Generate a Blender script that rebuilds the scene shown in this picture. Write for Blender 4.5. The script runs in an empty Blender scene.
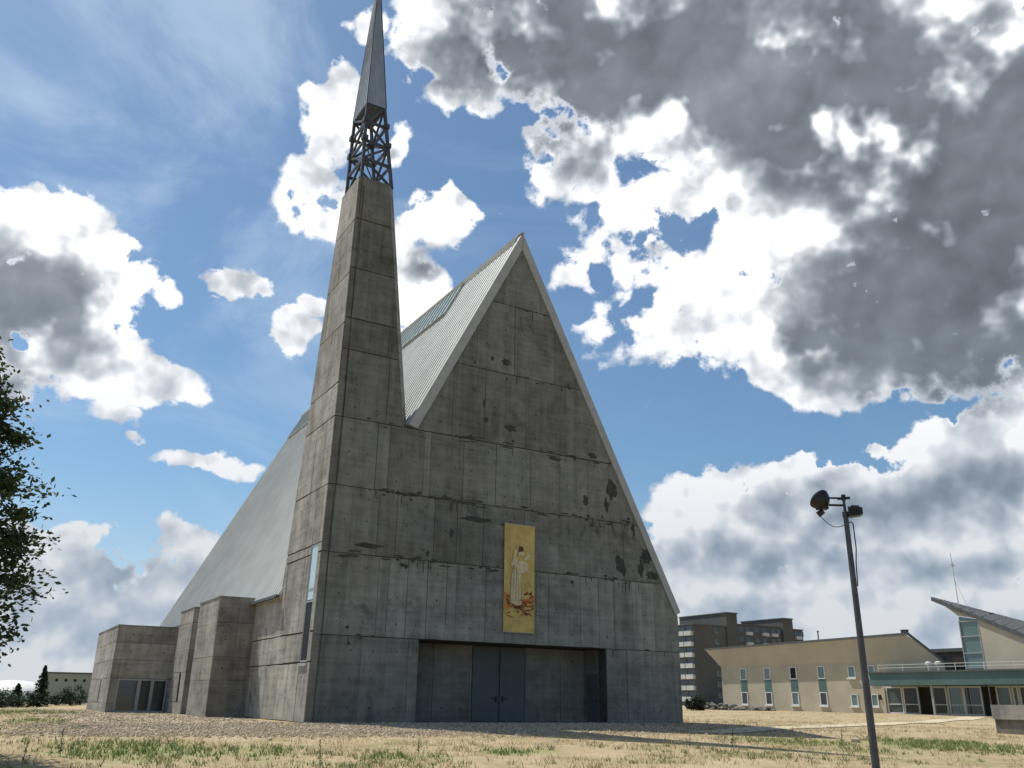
import bpy, bmesh, math, random
from mathutils import Vector, Matrix, noise
random.seed(7)
scn = bpy.context.scene
col = scn.collection
rad = math.radians

# ------------------------------------------------------------------ survey frame
# The church, the parish house and the flats all stand on one street grid.
# (s, t, z): s runs along the church front, t runs back from it, z is up; one unit is K metres.
K = 0.75
GA = rad(90 - 59.58)                       # angle of the s axis from world X
FS = Vector((math.cos(GA), math.sin(GA), 0)); FT = Vector((-FS.y, FS.x, 0))
ORG = Vector((-11.5954157 * K, 52.99170924 * K, 0.6))
def W(s, t, z=0.0): return ORG + FS * (s * K) + FT * (t * K) + Vector((0, 0, z * K))
def ST(x, y):
    d = Vector((x, y, 0)) - Vector((ORG.x, ORG.y, 0)); return d.dot(FS) / K, d.dot(FT) / K
def smooth(a, b, x):
    x = max(0.0, min(1.0, (x - a) / (b - a))); return x * x * (3 - 2 * x)
def ground_z(x, y):
    s, t = ST(x, y)
    z = -0.8 * smooth(3, 50, -t) * (1 - 0.25 * smooth(20, 60, s))
    z += 0.3 * smooth(35, 95, s) * smooth(-60, -10, t)
    z -= 1.5 * smooth(45, 110, t) * smooth(25, -20, s)
    r = math.hypot(x, y)
    if r > 330: z -= 2.5 * smooth(330, 1500, r)
    near = min(smooth(0, 10, -t) + smooth(12, 25, -s) + smooth(38, 55, s), 1.0)
    z += near * 0.09 * noise.noise(Vector((x * 0.13, y * 0.13, 0.3))) / K
    return 0.6 + z * K

# ------------------------------------------------------------------ tags / linking
def tag(o, label=None, cat=None, group=None, kind=None):
    if label: o['label'] = label
    if cat: o['category'] = cat
    if group: o['group'] = group
    if kind: o['kind'] = kind
    return o
def thing(name, label, cat, loc, rot=GA, group=None):
    o = bpy.data.objects.new(name, None); col.objects.link(o)
    o.location = loc; o.rotation_euler = (0, 0, rot); o.empty_display_size = 0.3
    return tag(o, label, cat, group)

class MB:
    """collects faces; build() makes ONE mesh object"""
    def __init__(self): self.v = []; self.f = []; self.m = []; self.t = []
    def face(self, pts, m=0, tone=1.0):
        i = len(self.v); self.v += [Vector(p) for p in pts]
        self.f.append(tuple(range(i, i + len(pts)))); self.m.append(m); self.t.append(tone)
    def prism(self, pts, d, m=0, tone=1.0, back=True):
        """pts: planar polygon (counter-clockwise seen from outside); d: vector to the back face"""
        d = Vector(d); a = [Vector(p) for p in pts]; b = [p + d for p in a]; n = len(a)
        i = len(self.v); self.v += a + b
        fs = [tuple(range(i, i + n))]
        if back: fs.append(tuple(range(i + 2 * n - 1, i + n - 1, -1)))
        for k in range(n):
            l = (k + 1) % n; fs.append((i + k, i + n + k, i + n + l, i + l))
        for f in fs: self.f.append(f); self.m.append(m); self.t.append(tone)
    def box(self, x0, x1, y0, y1, z0, z1, m=0, tone=1.0):
        self.prism([(x0, y0, z0), (x1, y0, z0), (x1, y0, z1), (x0, y0, z1)], (0, y1 - y0, 0), m, tone)
    def beam(self, a, b, w, h=None, m=0, tone=1.0, up=(0, 0, 1)):
        a, b = Vector(a), Vector(b); h = h or w
        d = (b - a).normalized(); u = Vector(up)
        if abs(d.dot(u)) > 0.95: u = Vector((1, 0, 0))
        x = d.cross(u).normalized() * w / 2; y = x.cross(d).normalized() * h / 2
        self.prism([a - x - y, a + x - y, a + x + y, a - x + y], b - a, m, tone)
    def tube(self, a, b, r0, r1=None, n=10, m=0, tone=1.0, caps=True):
        a, b = Vector(a), Vector(b); r1 = r0 if r1 is None else r1
        d = (b - a).normalized(); u = Vector((0, 0, 1)) if abs(d.z) < 0.95 else Vector((1, 0, 0))
        x = d.cross(u).normalized(); y = x.cross(d)
        i = len(self.v)
        for c, r in ((a, r0), (b, r1)):
            for k in range(n):
                q = 2 * math.pi * k / n; self.v.append(c + x * math.cos(q) * r + y * math.sin(q) * r)
        for k in range(n):
            l = (k + 1) % n; self.f.append((i + k, i + l, i + n + l, i + n + k)); self.m.append(m); self.t.append(tone)
        if caps:
            for f in (tuple(range(i + n - 1, i - 1, -1)), tuple(range(i + n, i + 2 * n))):
                self.f.append(f); self.m.append(m); self.t.append(tone)
    def build(self, name, mats, parent=None, smooth_=False, fix=True):
        me = bpy.data.meshes.new(name)
        me.from_pydata([tuple(p) for p in self.v], [], self.f)
        if not isinstance(mats, (list, tuple)): mats = [mats]
        for x in mats: me.materials.append(x)
        me.polygons.foreach_set('material_index', self.m)
        at = me.attributes.new('tone', 'FLOAT', 'FACE'); at.data.foreach_set('value', self.t)
        if fix:
            bm = bmesh.new(); bm.from_mesh(me); bmesh.ops.recalc_face_normals(bm, faces=bm.faces); bm.to_mesh(me); bm.free()
        if smooth_: me.polygons.foreach_set('use_smooth', [True] * len(me.polygons))
        me.update()
        o = bpy.data.objects.new(name, me); col.objects.link(o)
        if parent is not None: o.parent = parent
        return o

# ------------------------------------------------------------------ materials
def new_mat(name):
    m = bpy.data.materials.new(name); m.use_nodes = True
    nt = m.node_tree; b = nt.nodes['Principled BSDF']
    return m, nt, b
def N(nt, typ, **kw):
    n = nt.nodes.new(typ)
    for k, v in kw.items(): setattr(n, k, v)
    return n
def math_n(nt, op, a, b=None, c=None, clamp=False):
    n = N(nt, 'ShaderNodeMath', operation=op, use_clamp=clamp)
    for i, x in enumerate((a, b, c)):
        if x is None: continue
        if isinstance(x, (int, float)): n.inputs[i].default_value = x
        else: nt.links.new(x, n.inputs[i])
    return n.outputs[0]
def mixc(nt, fac, a, b, typ='MIX'):
    n = N(nt, 'ShaderNodeMix', data_type='RGBA', blend_type=typ)
    for i, x in ((0, fac), (6, a), (7, b)):
        if isinstance(x, (int, float)): n.inputs[i].default_value = x
        elif isinstance(x, tuple): n.inputs[i].default_value = (*x, 1)
        else: nt.links.new(x, n.inputs[i])
    return n.outputs[2]
def ramp(nt, x, a, b, lo=0.0, hi=1.0, typ='SMOOTHSTEP'):
    n = N(nt, 'ShaderNodeMapRange', interpolation_type=typ)
    nt.links.new(x, n.inputs[0]); n.inputs[1].default_value = a; n.inputs[2].default_value = b
    n.inputs[3].default_value = lo; n.inputs[4].default_value = hi
    return n.outputs[0]
def noise_n(nt, vec, scale, detail=4, rough=0.55, sc3=None, dist=0.0):
    if sc3:
        mp = N(nt, 'ShaderNodeMapping'); nt.links.new(vec, mp.inputs[0]); mp.inputs['Scale'].default_value = sc3; vec = mp.outputs[0]
    n = N(nt, 'ShaderNodeTexNoise'); nt.links.new(vec, n.inputs['Vector'])
    n.inputs['Scale'].default_value = scale; n.inputs['Detail'].default_value = detail
    n.inputs['Roughness'].default_value = rough; n.inputs['Distortion'].default_value = dist
    return n.outputs[0]
def bump(nt, h, b, s=0.3, d=0.02):
    n = N(nt, 'ShaderNodeBump'); n.inputs['Strength'].default_value = s; n.inputs['Distance'].default_value = d
    nt.links.new(h, n.inputs['Height']); nt.links.new(n.outputs[0], b.inputs['Normal'])

def concrete(name, base, warm=0.0):
    m, nt, b = new_mat(name)
    tc = N(nt, 'ShaderNodeTexCoord').outputs['Object']
    at = N(nt, 'ShaderNodeAttribute', attribute_name='tone').outputs['Fac']
    big = noise_n(nt, tc, 0.22, 5, 0.6)
    mid = noise_n(nt, tc, 1.3, 6, 0.65)
    strk = noise_n(nt, tc, 1.0, 5, 0.7, (2.6, 2.6, 0.12))
    brd = noise_n(nt, tc, 1.0, 3, 0.6, (0.25, 0.25, 5.0))
    fine = noise_n(nt, tc, 22, 3, 0.7)
    val = math_n(nt, 'ADD', ramp(nt, big, 0.3, 0.7, 0.76, 1.18), ramp(nt, mid, 0.3, 0.7, -0.18, 0.17))
    val = math_n(nt, 'ADD', val, ramp(nt, strk, 0.35, 0.7, 0.08, -0.18))
    val = math_n(nt, 'ADD', val, ramp(nt, brd, 0.35, 0.65, 0.08, -0.09))
    val = math_n(nt, 'ADD', val, ramp(nt, fine, 0.35, 0.65, -0.05, 0.05))
    # isolated damp blotches
    blot = noise_n(nt, tc, 0.55, 7, 0.72, dist=0.6)
    val = math_n(nt, 'MULTIPLY', val, ramp(nt, blot, 0.57, 0.66, 1.0, 0.66))
    val = math_n(nt, 'MULTIPLY', val, at)
    c = mixc(nt, ramp(nt, noise_n(nt, tc, 0.35, 4, 0.6), 0.35, 0.65), base, tuple(x * y for x, y in zip(base, (1.03, 1.0, 0.95))))
    vc = N(nt, 'ShaderNodeVectorMath', operation='SCALE'); nt.links.new(c, vc.inputs[0]); nt.links.new(val, vc.inputs['Scale'])
    nt.links.new(vc.outputs[0], b.inputs['Base Color']); b.inputs['Roughness'].default_value = 0.88
    b.inputs['Specular IOR Level'].default_value = 0.25
    bump(nt, math_n(nt, 'ADD', mid, math_n(nt, 'MULTIPLY', fine, 0.5)), b, 0.5, 0.03)
    return m
def plain(name, base, rough=0.7, metal=0.0, var=0.12, scale=3.0, bs=0.1, spec=0.4, sc3=None):
    m, nt, b = new_mat(name)
    tc = N(nt, 'ShaderNodeTexCoord').outputs['Object']
    n = noise_n(nt, tc, scale, 6, 0.65, sc3)
    c = mixc(nt, ramp(nt, n, 0.3, 0.7), tuple(x * (1 - var) for x in base), tuple(min(1, x * (1 + var)) for x in base))
    nt.links.new(c, b.inputs['Base Color']); b.inputs['Roughness'].default_value = rough
    b.inputs['Metallic'].default_value = metal; b.inputs['Specular IOR Level'].default_value = spec
    if bs: bump(nt, n, b, bs, 0.02)
    return m
def glass(name, base, rough=0.08):
    m, nt, b = new_mat(name)
    tc = N(nt, 'ShaderNodeTexCoord').outputs['Object']
    n = noise_n(nt, tc, 0.9, 2, 0.5)
    c = mixc(nt, n, tuple(x * 0.8 for x in base), tuple(x * 1.2 for x in base))
    nt.links.new(c, b.inputs['Base Color']); b.inputs['Roughness'].default_value = rough
    b.inputs['Specular IOR Level'].default_value = 0.8; bump(nt, n, b, 0.06, 0.05)
    return m
def leafmat(name, a, c2):
    m, nt, b = new_mat(name)
    at = N(nt, 'ShaderNodeAttribute', attribute_name='tone').outputs['Fac']
    c = mixc(nt, at, a, c2); nt.links.new(c, b.inputs['Base Color']); b.inputs['Roughness'].default_value = 0.6
    tr = N(nt, 'ShaderNodeBsdfTranslucent'); nt.links.new(c, tr.inputs[0])
    mx = N(nt, 'ShaderNodeMixShader'); mx.inputs[0].default_value = 0.35
    out = nt.nodes['Material Output']
    nt.links.new(b.outputs[0], mx.inputs[1]); nt.links.new(tr.outputs[0], mx.inputs[2]); nt.links.new(mx.outputs[0], out.inputs[0])
    return m

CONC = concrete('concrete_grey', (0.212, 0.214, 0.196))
CONCLIT = concrete('concrete_sunlit', (0.315, 0.305, 0.278))  # lighter, warmer copy of the concrete: sunlight on the flank put into its colour
JOINT = plain('concrete_joint', (0.06, 0.058, 0.05), 0.95, var=0.3)
SPALL = plain('spalled_concrete', (0.052, 0.053, 0.048), 0.95, var=0.35, scale=4)
ROOF = plain('roof_sheet_grey', (0.60, 0.61, 0.59), 0.55, 0.05, var=0.08, scale=0.6)
TRIM = plain('trim_grey', (0.35, 0.355, 0.34), 0.6, var=0.1, scale=1.5)
STEEL = plain('steel_frame', (0.075, 0.08, 0.085), 0.5, 0.4, var=0.2)
SPIRE = plain('spire_metal', (0.40, 0.42, 0.43), 0.42, 0.5, var=0.12, scale=2.5, sc3=(1, 1, 0.5))
DOORM = plain('door_blue_grey', (0.085, 0.098, 0.105), 0.6, var=0.1, scale=1.2)
GLASSD = glass('glass_dark', (0.03, 0.034, 0.036))
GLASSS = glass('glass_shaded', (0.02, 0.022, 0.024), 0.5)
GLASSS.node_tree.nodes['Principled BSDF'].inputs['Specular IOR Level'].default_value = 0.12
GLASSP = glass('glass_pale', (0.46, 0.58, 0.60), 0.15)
GLASSG = glass('glass_green', (0.11, 0.17, 0.165), 0.1)
FRAMEW = plain('frame_white', (0.62, 0.62, 0.60), 0.5, var=0.06)
FRAMEG = plain('frame_grey', (0.32, 0.33, 0.32), 0.5, var=0.06)
BLACKM = plain('black_housing', (0.012, 0.013, 0.016), 0.45, var=0.3)
DARKIN = plain('dark_interior', (0.015, 0.015, 0.014), 0.9, var=0.3)
GALV = plain('galvanised_pole', (0.075, 0.078, 0.08), 0.5, 0.5, var=0.25, scale=4)
BARK = plain('bark', (0.10, 0.075, 0.05), 0.95, var=0.4, scale=8)
BEIGE = plain('render_beige', (0.42, 0.38, 0.29), 0.9, var=0.1, scale=0.35)
BEIGEL = plain('render_pale', (0.44, 0.40, 0.31), 0.9, var=0.08, scale=0.35)
GREENP = plain('fascia_green', (0.075, 0.14, 0.135), 0.6, var=0.14, scale=0.3)
FLAT = plain('flats_brown_render', (0.098, 0.095, 0.088), 0.92, var=0.12, scale=0.12)
FLATL = plain('flats_balcony_panel', (0.50, 0.51, 0.50), 0.8, var=0.1, scale=0.5)
DARKR = plain('dark_roofing', (0.09, 0.095, 0.10), 0.7, var=0.2)
FARW = plain('hall_wall', (0.33, 0.34, 0.27), 0.9, var=0.08, scale=0.1)
WHITE = plain('white_membrane', (0.6, 0.6, 0.58), 0.6, var=0.04)
LEAF = leafmat('leaf_alder', (0.016, 0.032, 0.010), (0.06, 0.085, 0.026))
NEEDLE = leafmat('leaf_conifer', (0.010, 0.024, 0.010), (0.035, 0.06, 0.022))
BUSH = leafmat('leaf_bush', (0.008, 0.018, 0.007), (0.025, 0.04, 0.013))
GRASSM = leafmat('grass_green', (0.06, 0.115, 0.025), (0.19, 0.24, 0.065))
STRAW = leafmat('grass_dry', (0.25, 0.20, 0.10), (0.46, 0.39, 0.23))

# ------------------------------------------------------------------ polygon clip + shuttered panels
def clip(poly, conv):
    n = len(conv)
    for i in range(n):
        a, b = conv[i], conv[(i + 1) % n]; out = []
        def side(p): return (b[0] - a[0]) * (p[1] - a[1]) - (b[1] - a[1]) * (p[0] - a[0])
        for j in range(len(poly)):
            p, q = poly[j], poly[(j + 1) % len(poly)]; sp, sq = side(p), side(q)
            if sp >= 0: out.append(p)
            if (sp >= 0) != (sq >= 0):
                k = sp / (sp - sq); out.append((p[0] + (q[0] - p[0]) * k, p[1] + (q[1] - p[1]) * k))
        poly = out
        if len(poly) < 3: return []
    return poly
def area(p): return abs(sum(p[i][0] * p[(i + 1) % len(p)][1] - p[(i + 1) % len(p)][0] * p[i][1] for i in range(len(p)))) / 2
def panels(mb, O, U, V, NV, outline, rows, cols, proud=0.05, gap=0.05, tones=None, holes=(), ties=True, m=0, md=1, vgap=None):
    """lays the pours of a concrete wall: every panel is proud of the joint behind it; (u, v) in metres on the plane O,U,V"""
    O, U, V, NV = Vector(O), Vector(U), Vector(V), Vector(NV)
    at = lambda u, v, h=0.0: O + U * u + V * v + NV * h
    for r in range(len(rows) - 1):
        z0, z1 = rows[r], rows[r + 1]; cs = cols[r] if isinstance(cols[0], (list, tuple)) else cols
        tr = tones[r] if tones else 1.0
        for c in range(len(cs) - 1):
            u0, u1 = cs[c], cs[c + 1]
            if any(h[0] - .01 < (u0 + u1) / 2 < h[1] + .01 and h[2] - .01 < (z0 + z1) / 2 < h[3] + .01 for h in holes): continue
            g = gap * random.uniform(0.5, 1.2) / 2; gv = (vgap or gap * 0.7) * random.uniform(0.3, 1.2) / 2
            # top / bottom arrises wander a little so that no joint is a ruled line
            n = max(2, int((u1 - u0) / 0.5)); top = []; bot = []
            for k in range(n + 1):
                u = u0 + gv + (u1 - u0 - 2 * gv) * k / n
                bot.append((u, z0 + g + random.uniform(-.4, 1) * gap * 0.22)); top.append((u, z1 - g - random.uniform(-.4, 1) * gap * 0.22))
            poly = clip(bot + top[::-1], outline)
            if len(poly) < 3 or area(poly) < 0.02: continue
            h = proud + random.uniform(-0.004, 0.004)
            mb.prism([at(a, b, h) for a, b in poly], -NV * (h + 0.01), m, tr * random.uniform(0.84, 1.12), back=False)
            if ties and u1 - u0 > 0.7:
                nx = max(1, round((u1 - u0) / 1.15)); nz = max(1, round((z1 - z0) / 1.2))
                for i in range(nx):
                    for j in range(nz):
                        if random.random() < 0.18: continue
                        cu = u0 + (i + .5) * (u1 - u0) / nx; cv = z0 + (j + .5) * (z1 - z0) / nz; q = random.uniform(0.034, 0.052)
                        pl = [(cu + q * math.cos(a), cv + q * math.sin(a)) for a in (0, 1.05, 2.09, 3.14, 4.19, 5.24)]
                        if len(clip(pl, [(x + (0), y) for x, y in outline])) == 6:
                            mb.prism([at(a, b, h + 0.003) for a, b in pl], -NV * 0.006, md, 1.0, back=False)
def blot(mb, at, cu, cv, ru, rv, m=1, h=0.0, seed=0):
    rr = random.Random(seed); n = 18
    pl = []
    for k in range(n):
        a = 2 * math.pi * k / n; q = rr.uniform(0.55, 1.15); pl.append((cu + ru * q * math.cos(a), cv + rv * q * math.sin(a)))
    mb.prism([at(a, b, h) for a, b in pl], at(0, 0, 0) - at(0, 0, 0.004), m, 1.0, back=False)
def kk(l): return [x * K for x in l]
def rcols(a, b, lo, hi, seed):
    r = random.Random(seed); out = [a]
    while out[-1] < b - hi: out.append(out[-1] + r.uniform(lo, hi))
    out.append(b); return kk(out)

# =================================================================== CHURCH
church = thing('church', 'huge raw concrete church with steep triangular front, grey metal roof and tall tower with spire', 'church', W(0, 0, 0))
X, Y, Z = Vector((1, 0, 0)), Vector((0, 1, 0)), Vector((0, 0, 1))
def L(s, t, z): return Vector((s * K, t * K, z * K))
LEAN = 0.0122
bk = lambda z: 8.65 - 0.141 * z
fr = lambda z: 4.95 - 0.122 * (z - 18.0)
ZT = 36.85
ROWS = [0, 4.92, 9.82, 14.05, 18.55]
DOORL, DOORR, RD = 12.2, 16.5, 2.75
# --- front wall -------------------------------------------------------
mb = MB()
mb.prism([L(0, 0, 0), L(6.9, 0, 0), L(6.9, 0, 4.92), L(.06, 0, 4.92)], L(0, .9, 0), 2)
mb.prism([L(21.5, 0, 0), L(28.3, 0, 0), L(28.3, 0, 4.92), L(21.5, 0, 4.92)], L(0, .9, 0), 2)
mb.prism([L(.06, 0, 4.92), L(28.3, 0, 4.92), L(28.3, 0, 7.5), L(14.12, 0, 35.6), L(5.6, 0, 18.72), L(5.0, 0, 18.55), L(.226, 0, 18.55)], L(0, .9, 0), 2)
out_main = [(0, 0), (28.3 * K, 0), (28.3 * K, 7.5 * K), (22.75 * K, 18.55 * K), (.226 * K, 18.55 * K)]
cols = [kk([0, .45, 3.1, 6.2, 6.9, 21.5, 23.3, 25.6, 28.3]),
        kk([0, .55, 3.9, 4.6, 5.9, 7.3, 8.7, 9.4, 11.6, 13.1, 15.6, 16.6, 19.3, 20.9, 22.3, 24.0, 26.0, 28.3]),
        kk([0, .6, 3.6, 4.9, 7.6, 9.3, 11.3, 14.6, 17.5, 20.6, 23.3, 28.3]),
        kk([0, .7, 3.2, 4.1, 6.6, 7.1, 9.6, 12.2, 15.1, 17.6, 20.1, 22.1, 25, 28.3])]
PF = 0.05
panels(mb, (0, 0, 0), X, Z, -Y, out_main, kk(ROWS), cols, PF, 0.045, [0.93, 1.10, 0.80, 0.84], holes=[(6.9 * K, 21.5 * K, 0, 4.92 * K)])
out_gab = [(6.0 * K, 18.6 * K), (22.72 * K, 18.6 * K), (14.12 * K, 35.5 * K)]
panels(mb, (0, 0, 0), X, Z, -Y, out_gab, kk([18.55, 24.05, 29.67, 35.6]),
       [kk([5, 8.6, 11.2, 14.6, 18.2, 23]), kk([5, 10.4, 13.6, 17.2, 23]), kk([5, 12.6, 15.9, 23])], PF, 0.045, [0.80, 0.84, 0.80])
atf = lambda u, v, h=0.0: Vector((u, -h, v))
for i, (s, z, a, b) in enumerate([(22.3, 16.6, .5, .9), (19.9, 15.4, .28, .5), (21.8, 15.3, .22, .6), (25.6, 11.9, .75, .75), (23.0, 10.9, .55, .85), (24.9, 10.75, .3, .75),
        (26.1, 10.4, .8, .35), (24.3, 13.7, .15, .8), (8.9, 11.8, .2, .4), (12.9, 24.95, .5, .32), (11.7, 25.0, .18, .2), (13.3, 19.9, .55, .3), (11.3, 20.2, .2, .3),
        (11.1, 21.4, .12, .4), (24.9, 19.0 - 1.2, .0, .0), (20.6, 18.95, .4, .28), (13.6, 12.8, 1.5, .16), (10.6, 12.95, 1.4, .2), (17.2, 18.2, .7, .14), (3.0, 10.4, 1.2, .2)]):
    if a: blot(mb, atf, s * K, z * K, a * K, b * K, 1, PF + 0.009, i)
# ragged dark stain under the joints
for i in range(70):
    z = random.choice([9.82, 14.05, 14.05, 18.55, 18.55, 24.05]); s = random.uniform(1, 27)
    if s > 14.12 + (35.6 - z) / 1.98 - .8 or (z > 18.6 and s < 14.12 - (35.6 - z) / 1.98 + 1) or (z > 20 and s < 9.5): continue
    blot(mb, atf, s * K, (z + random.choice([-.16, .14]) * random.uniform(.6, 1.6)) * K, random.uniform(.12, .7) * K, random.uniform(.03, .09) * K, 1, PF + 0.008, 50 + i)
def inside(s, z): return s < 14.12 + (35.6 - z) / 1.98 - .7 and s > .6 and not (z > 18.2 and s < max(6.4, 14.12 - (35.6 - z) / 1.98 + .8))
for i in range(520):       # broken arrises, drips and dirt along the construction joints
    z = random.choice([9.82, 9.82, 14.05, 14.05, 14.05, 18.55, 24.05, 29.67, 4.92]); s = random.uniform(1, 27)
    if noise.noise(Vector((s * .35, z * 3, 2))) < random.uniform(-.35, .3) or not inside(s, z) or (z < 5 and 6 < s < 22): continue
    k = random.random()
    if k < .6: du, dv, dz = random.uniform(.04, .28), random.uniform(.025, .08), random.uniform(-.12, .14)
    elif k < .85: du, dv = random.uniform(.02, .05), random.uniform(.12, .5); dz = -dv
    else: du, dv, dz = random.uniform(.1, .22), random.uniform(.08, .2), random.uniform(-.5, .5)
    blot(mb, atf, s * K, (z + dz) * K, du * K, dv * K, 1, PF + .0062 + (i % 9) * .0003, 400 + i)
mb.build('front_wall', [CONC, SPALL, JOINT], church)
# --- entrance recess ---------------------------------------------------
mb = MB()
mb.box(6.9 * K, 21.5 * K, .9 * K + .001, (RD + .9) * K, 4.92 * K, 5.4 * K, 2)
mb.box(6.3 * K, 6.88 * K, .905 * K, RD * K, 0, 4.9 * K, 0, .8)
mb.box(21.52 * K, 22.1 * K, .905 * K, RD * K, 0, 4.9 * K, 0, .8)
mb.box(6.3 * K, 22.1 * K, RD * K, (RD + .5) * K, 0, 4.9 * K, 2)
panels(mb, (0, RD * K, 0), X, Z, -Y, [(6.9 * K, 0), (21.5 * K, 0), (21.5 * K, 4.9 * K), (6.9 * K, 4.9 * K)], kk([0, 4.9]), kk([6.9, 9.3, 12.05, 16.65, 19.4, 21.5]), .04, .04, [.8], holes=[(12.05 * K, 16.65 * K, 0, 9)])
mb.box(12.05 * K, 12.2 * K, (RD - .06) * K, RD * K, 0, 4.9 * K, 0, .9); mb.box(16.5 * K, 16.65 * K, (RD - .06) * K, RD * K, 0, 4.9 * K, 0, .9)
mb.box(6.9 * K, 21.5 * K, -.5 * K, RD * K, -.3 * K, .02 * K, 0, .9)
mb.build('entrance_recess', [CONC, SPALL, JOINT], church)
for k in (0, 1):
    a = DOORL + k * (DOORR - DOORL) / 2 + .03; b = a + (DOORR - DOORL) / 2 - .06
    mb = MB(); mb.box(a * K, b * K, (RD - .09) * K, (RD - .005) * K, .05 * K, 4.86 * K)
    for z in (0.1, 1.6, 3.2, 4.72): mb.box((a + .06) * K, (b - .06) * K, (RD - .105) * K, (RD - .08) * K, z * K, (z + .07) * K)
    for s in (a + .02, b - .1): mb.box(s * K, (s + .08) * K, (RD - .11) * K, (RD - .08) * K, .08 * K, 4.82 * K)
    d = mb.build('door', DOORM, church)
    h = MB(); hx = (b - .22 if k == 0 else a + .22) * K
    h.box(hx - .05, hx + .05, (RD - .14) * K, (RD - .1) * K, 1.25 * K, 1.65 * K)
    h.beam((hx, (RD - .2) * K, 1.5 * K), (hx + (-.28 if k == 0 else .28), (RD - .2) * K, 1.5 * K), .035)
    h.beam((hx, (RD - .2) * K, 1.5 * K), (hx, (RD - .1) * K, 1.5 * K), .03)
    h.build('handle', BLACKM, d)
mb = MB(); mb.box(21.44 * K, 21.515 * K, .95 * K, 2.3 * K, .03 * K, 3.2 * K)
mb.box(21.42 * K, 21.45 * K, 1.05 * K, 2.2 * K, 2.2 * K, 2.3 * K)
sd = mb.build('door', DOORM, church); tag(sd, 'narrow side door in the right cheek of the entrance recess')
h = MB(); h.beam((21.36 * K, 1.1 * K, 1.45 * K), (21.36 * K, 1.35 * K, 1.45 * K), .03); h.beam((21.36 * K, 1.12 * K, 1.45 * K), (21.44 * K, 1.12 * K, 1.45 * K), .03); h.build('handle', BLACKM, sd)
# --- tower ----------------------------------------------------------------
mb = MB()
def ring(z): return [L(LEAN * z, 0, z), L(fr(z), 0, z), L(fr(z) + .5, .5, z), L(fr(z) + .5, bk(z), z), L(LEAN * z, bk(z), z)]
def loft(mb, a, b, m=0, tone=1.0, cap=True):
    n = len(a)
    for k in range(n):
        l = (k + 1) % n; mb.face([a[k], a[l], b[l], b[k]], m, tone)
    if cap: mb.face(b, m, tone); mb.face(a[::-1], m, tone)
loft(mb, ring(18.56), ring(ZT), 2)
def ringb(z): return [L(LEAN * z, .905, z), L(4.9, .905, z), L(4.9, bk(z), z), L(LEAN * z, bk(z), z)]
loft(mb, ringb(0), ringb(18.55), 2)
mb.prism([L(0, 0, 0), L(0, .9, 0), L(.226, .9, 18.55), L(.226, 0, 18.55)], L(.25, 0, 0), 2)
o_t = [(.23 * K, 18.58 * K), (4.86 * K, 18.58 * K), (fr(ZT) * K, ZT * K), (.45 * K, ZT * K)]
TR = [18.55, 23.3, 25.6, 29.4, 33.3, ZT]
panels(mb, (0, 0, 0), X, Z, -Y, o_t, kk(TR), [kk([0, .72, 3.7, 5.4]), kk([0, .7, 3.5, 5]), kk([0, .66, 5]), kk([0, .62, 5]), kk([0, .6, 5])], PF, .06, [.84, .72, .78, .82, .86])
for z0, z1 in zip(TR[:-1], TR[1:]):            # chamfer on the right-hand arris
    z0 += .02; z1 -= .04
    q = [L(fr(z0) + .02, .0, z0), L(fr(z0) + .5, .48, z0), L(fr(z1) + .5, .48, z1), L(fr(z1) + .02, .0, z1)]
    mb.prism([p + Vector((.03, -.03, 0)) for p in q], Vector((-.04, .04, 0)), 0, 1.15)
VS = (Vector((LEAN, 0, 1))).normalized()
o_s = [(-.0, 0), (-bk(0) * K, 0), (-bk(ZT) * K, ZT * K), (0, ZT * K)]
o_s = [(-bk(0) * K, 0), (0, 0), (0, ZT * K), (-bk(ZT) * K, ZT * K)]
SROW = [0, 3.35, 5.1, 9.82, 14.05, 18.55, 20.9, 25.2, 29.0, 33.2, ZT]
WIN = (-1.95, -.6, 3.35, 10.4)
scol = [kk([-9, -6.2, -4.1, -1.95, -.6, 0]), kk([-9, -5.4, -1.95, -.6, 0]), kk([-9, -6.5, -4.6, -3.0, -1.95, -.6, 0]),
        kk([-9, -6.1, -3.9, -1.95, -.6, 0]), kk([-9, -5.6, -3.4, -1.4, 0]), kk([-9, -4.9, -2.6, 0]), kk([-9, -4.2, -1.7, 0]), kk([-9, -3.9, -1.6, 0]), kk([-9, -2.4, 0]), kk([-9, 0])]
SROW2 = SROW[:4] + [10.4] + SROW[4:]
scol = scol[:3] + [kk([-9, -6.1, -1.95, -.6, 0])] + scol[3:]
panels(mb, (0, 0, 0), -Y * -1, VS, -X, o_s if False else [(0, 0), (bk(0) * K, 0), (bk(ZT) * K, ZT * K), (0, ZT * K)], kk(SROW2),
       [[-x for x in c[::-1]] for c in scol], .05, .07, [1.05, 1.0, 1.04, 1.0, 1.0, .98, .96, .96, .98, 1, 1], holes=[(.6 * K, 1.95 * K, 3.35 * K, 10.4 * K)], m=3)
mb.build('tower', [CONC, SPALL, JOINT, CONCLIT], church)
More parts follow.
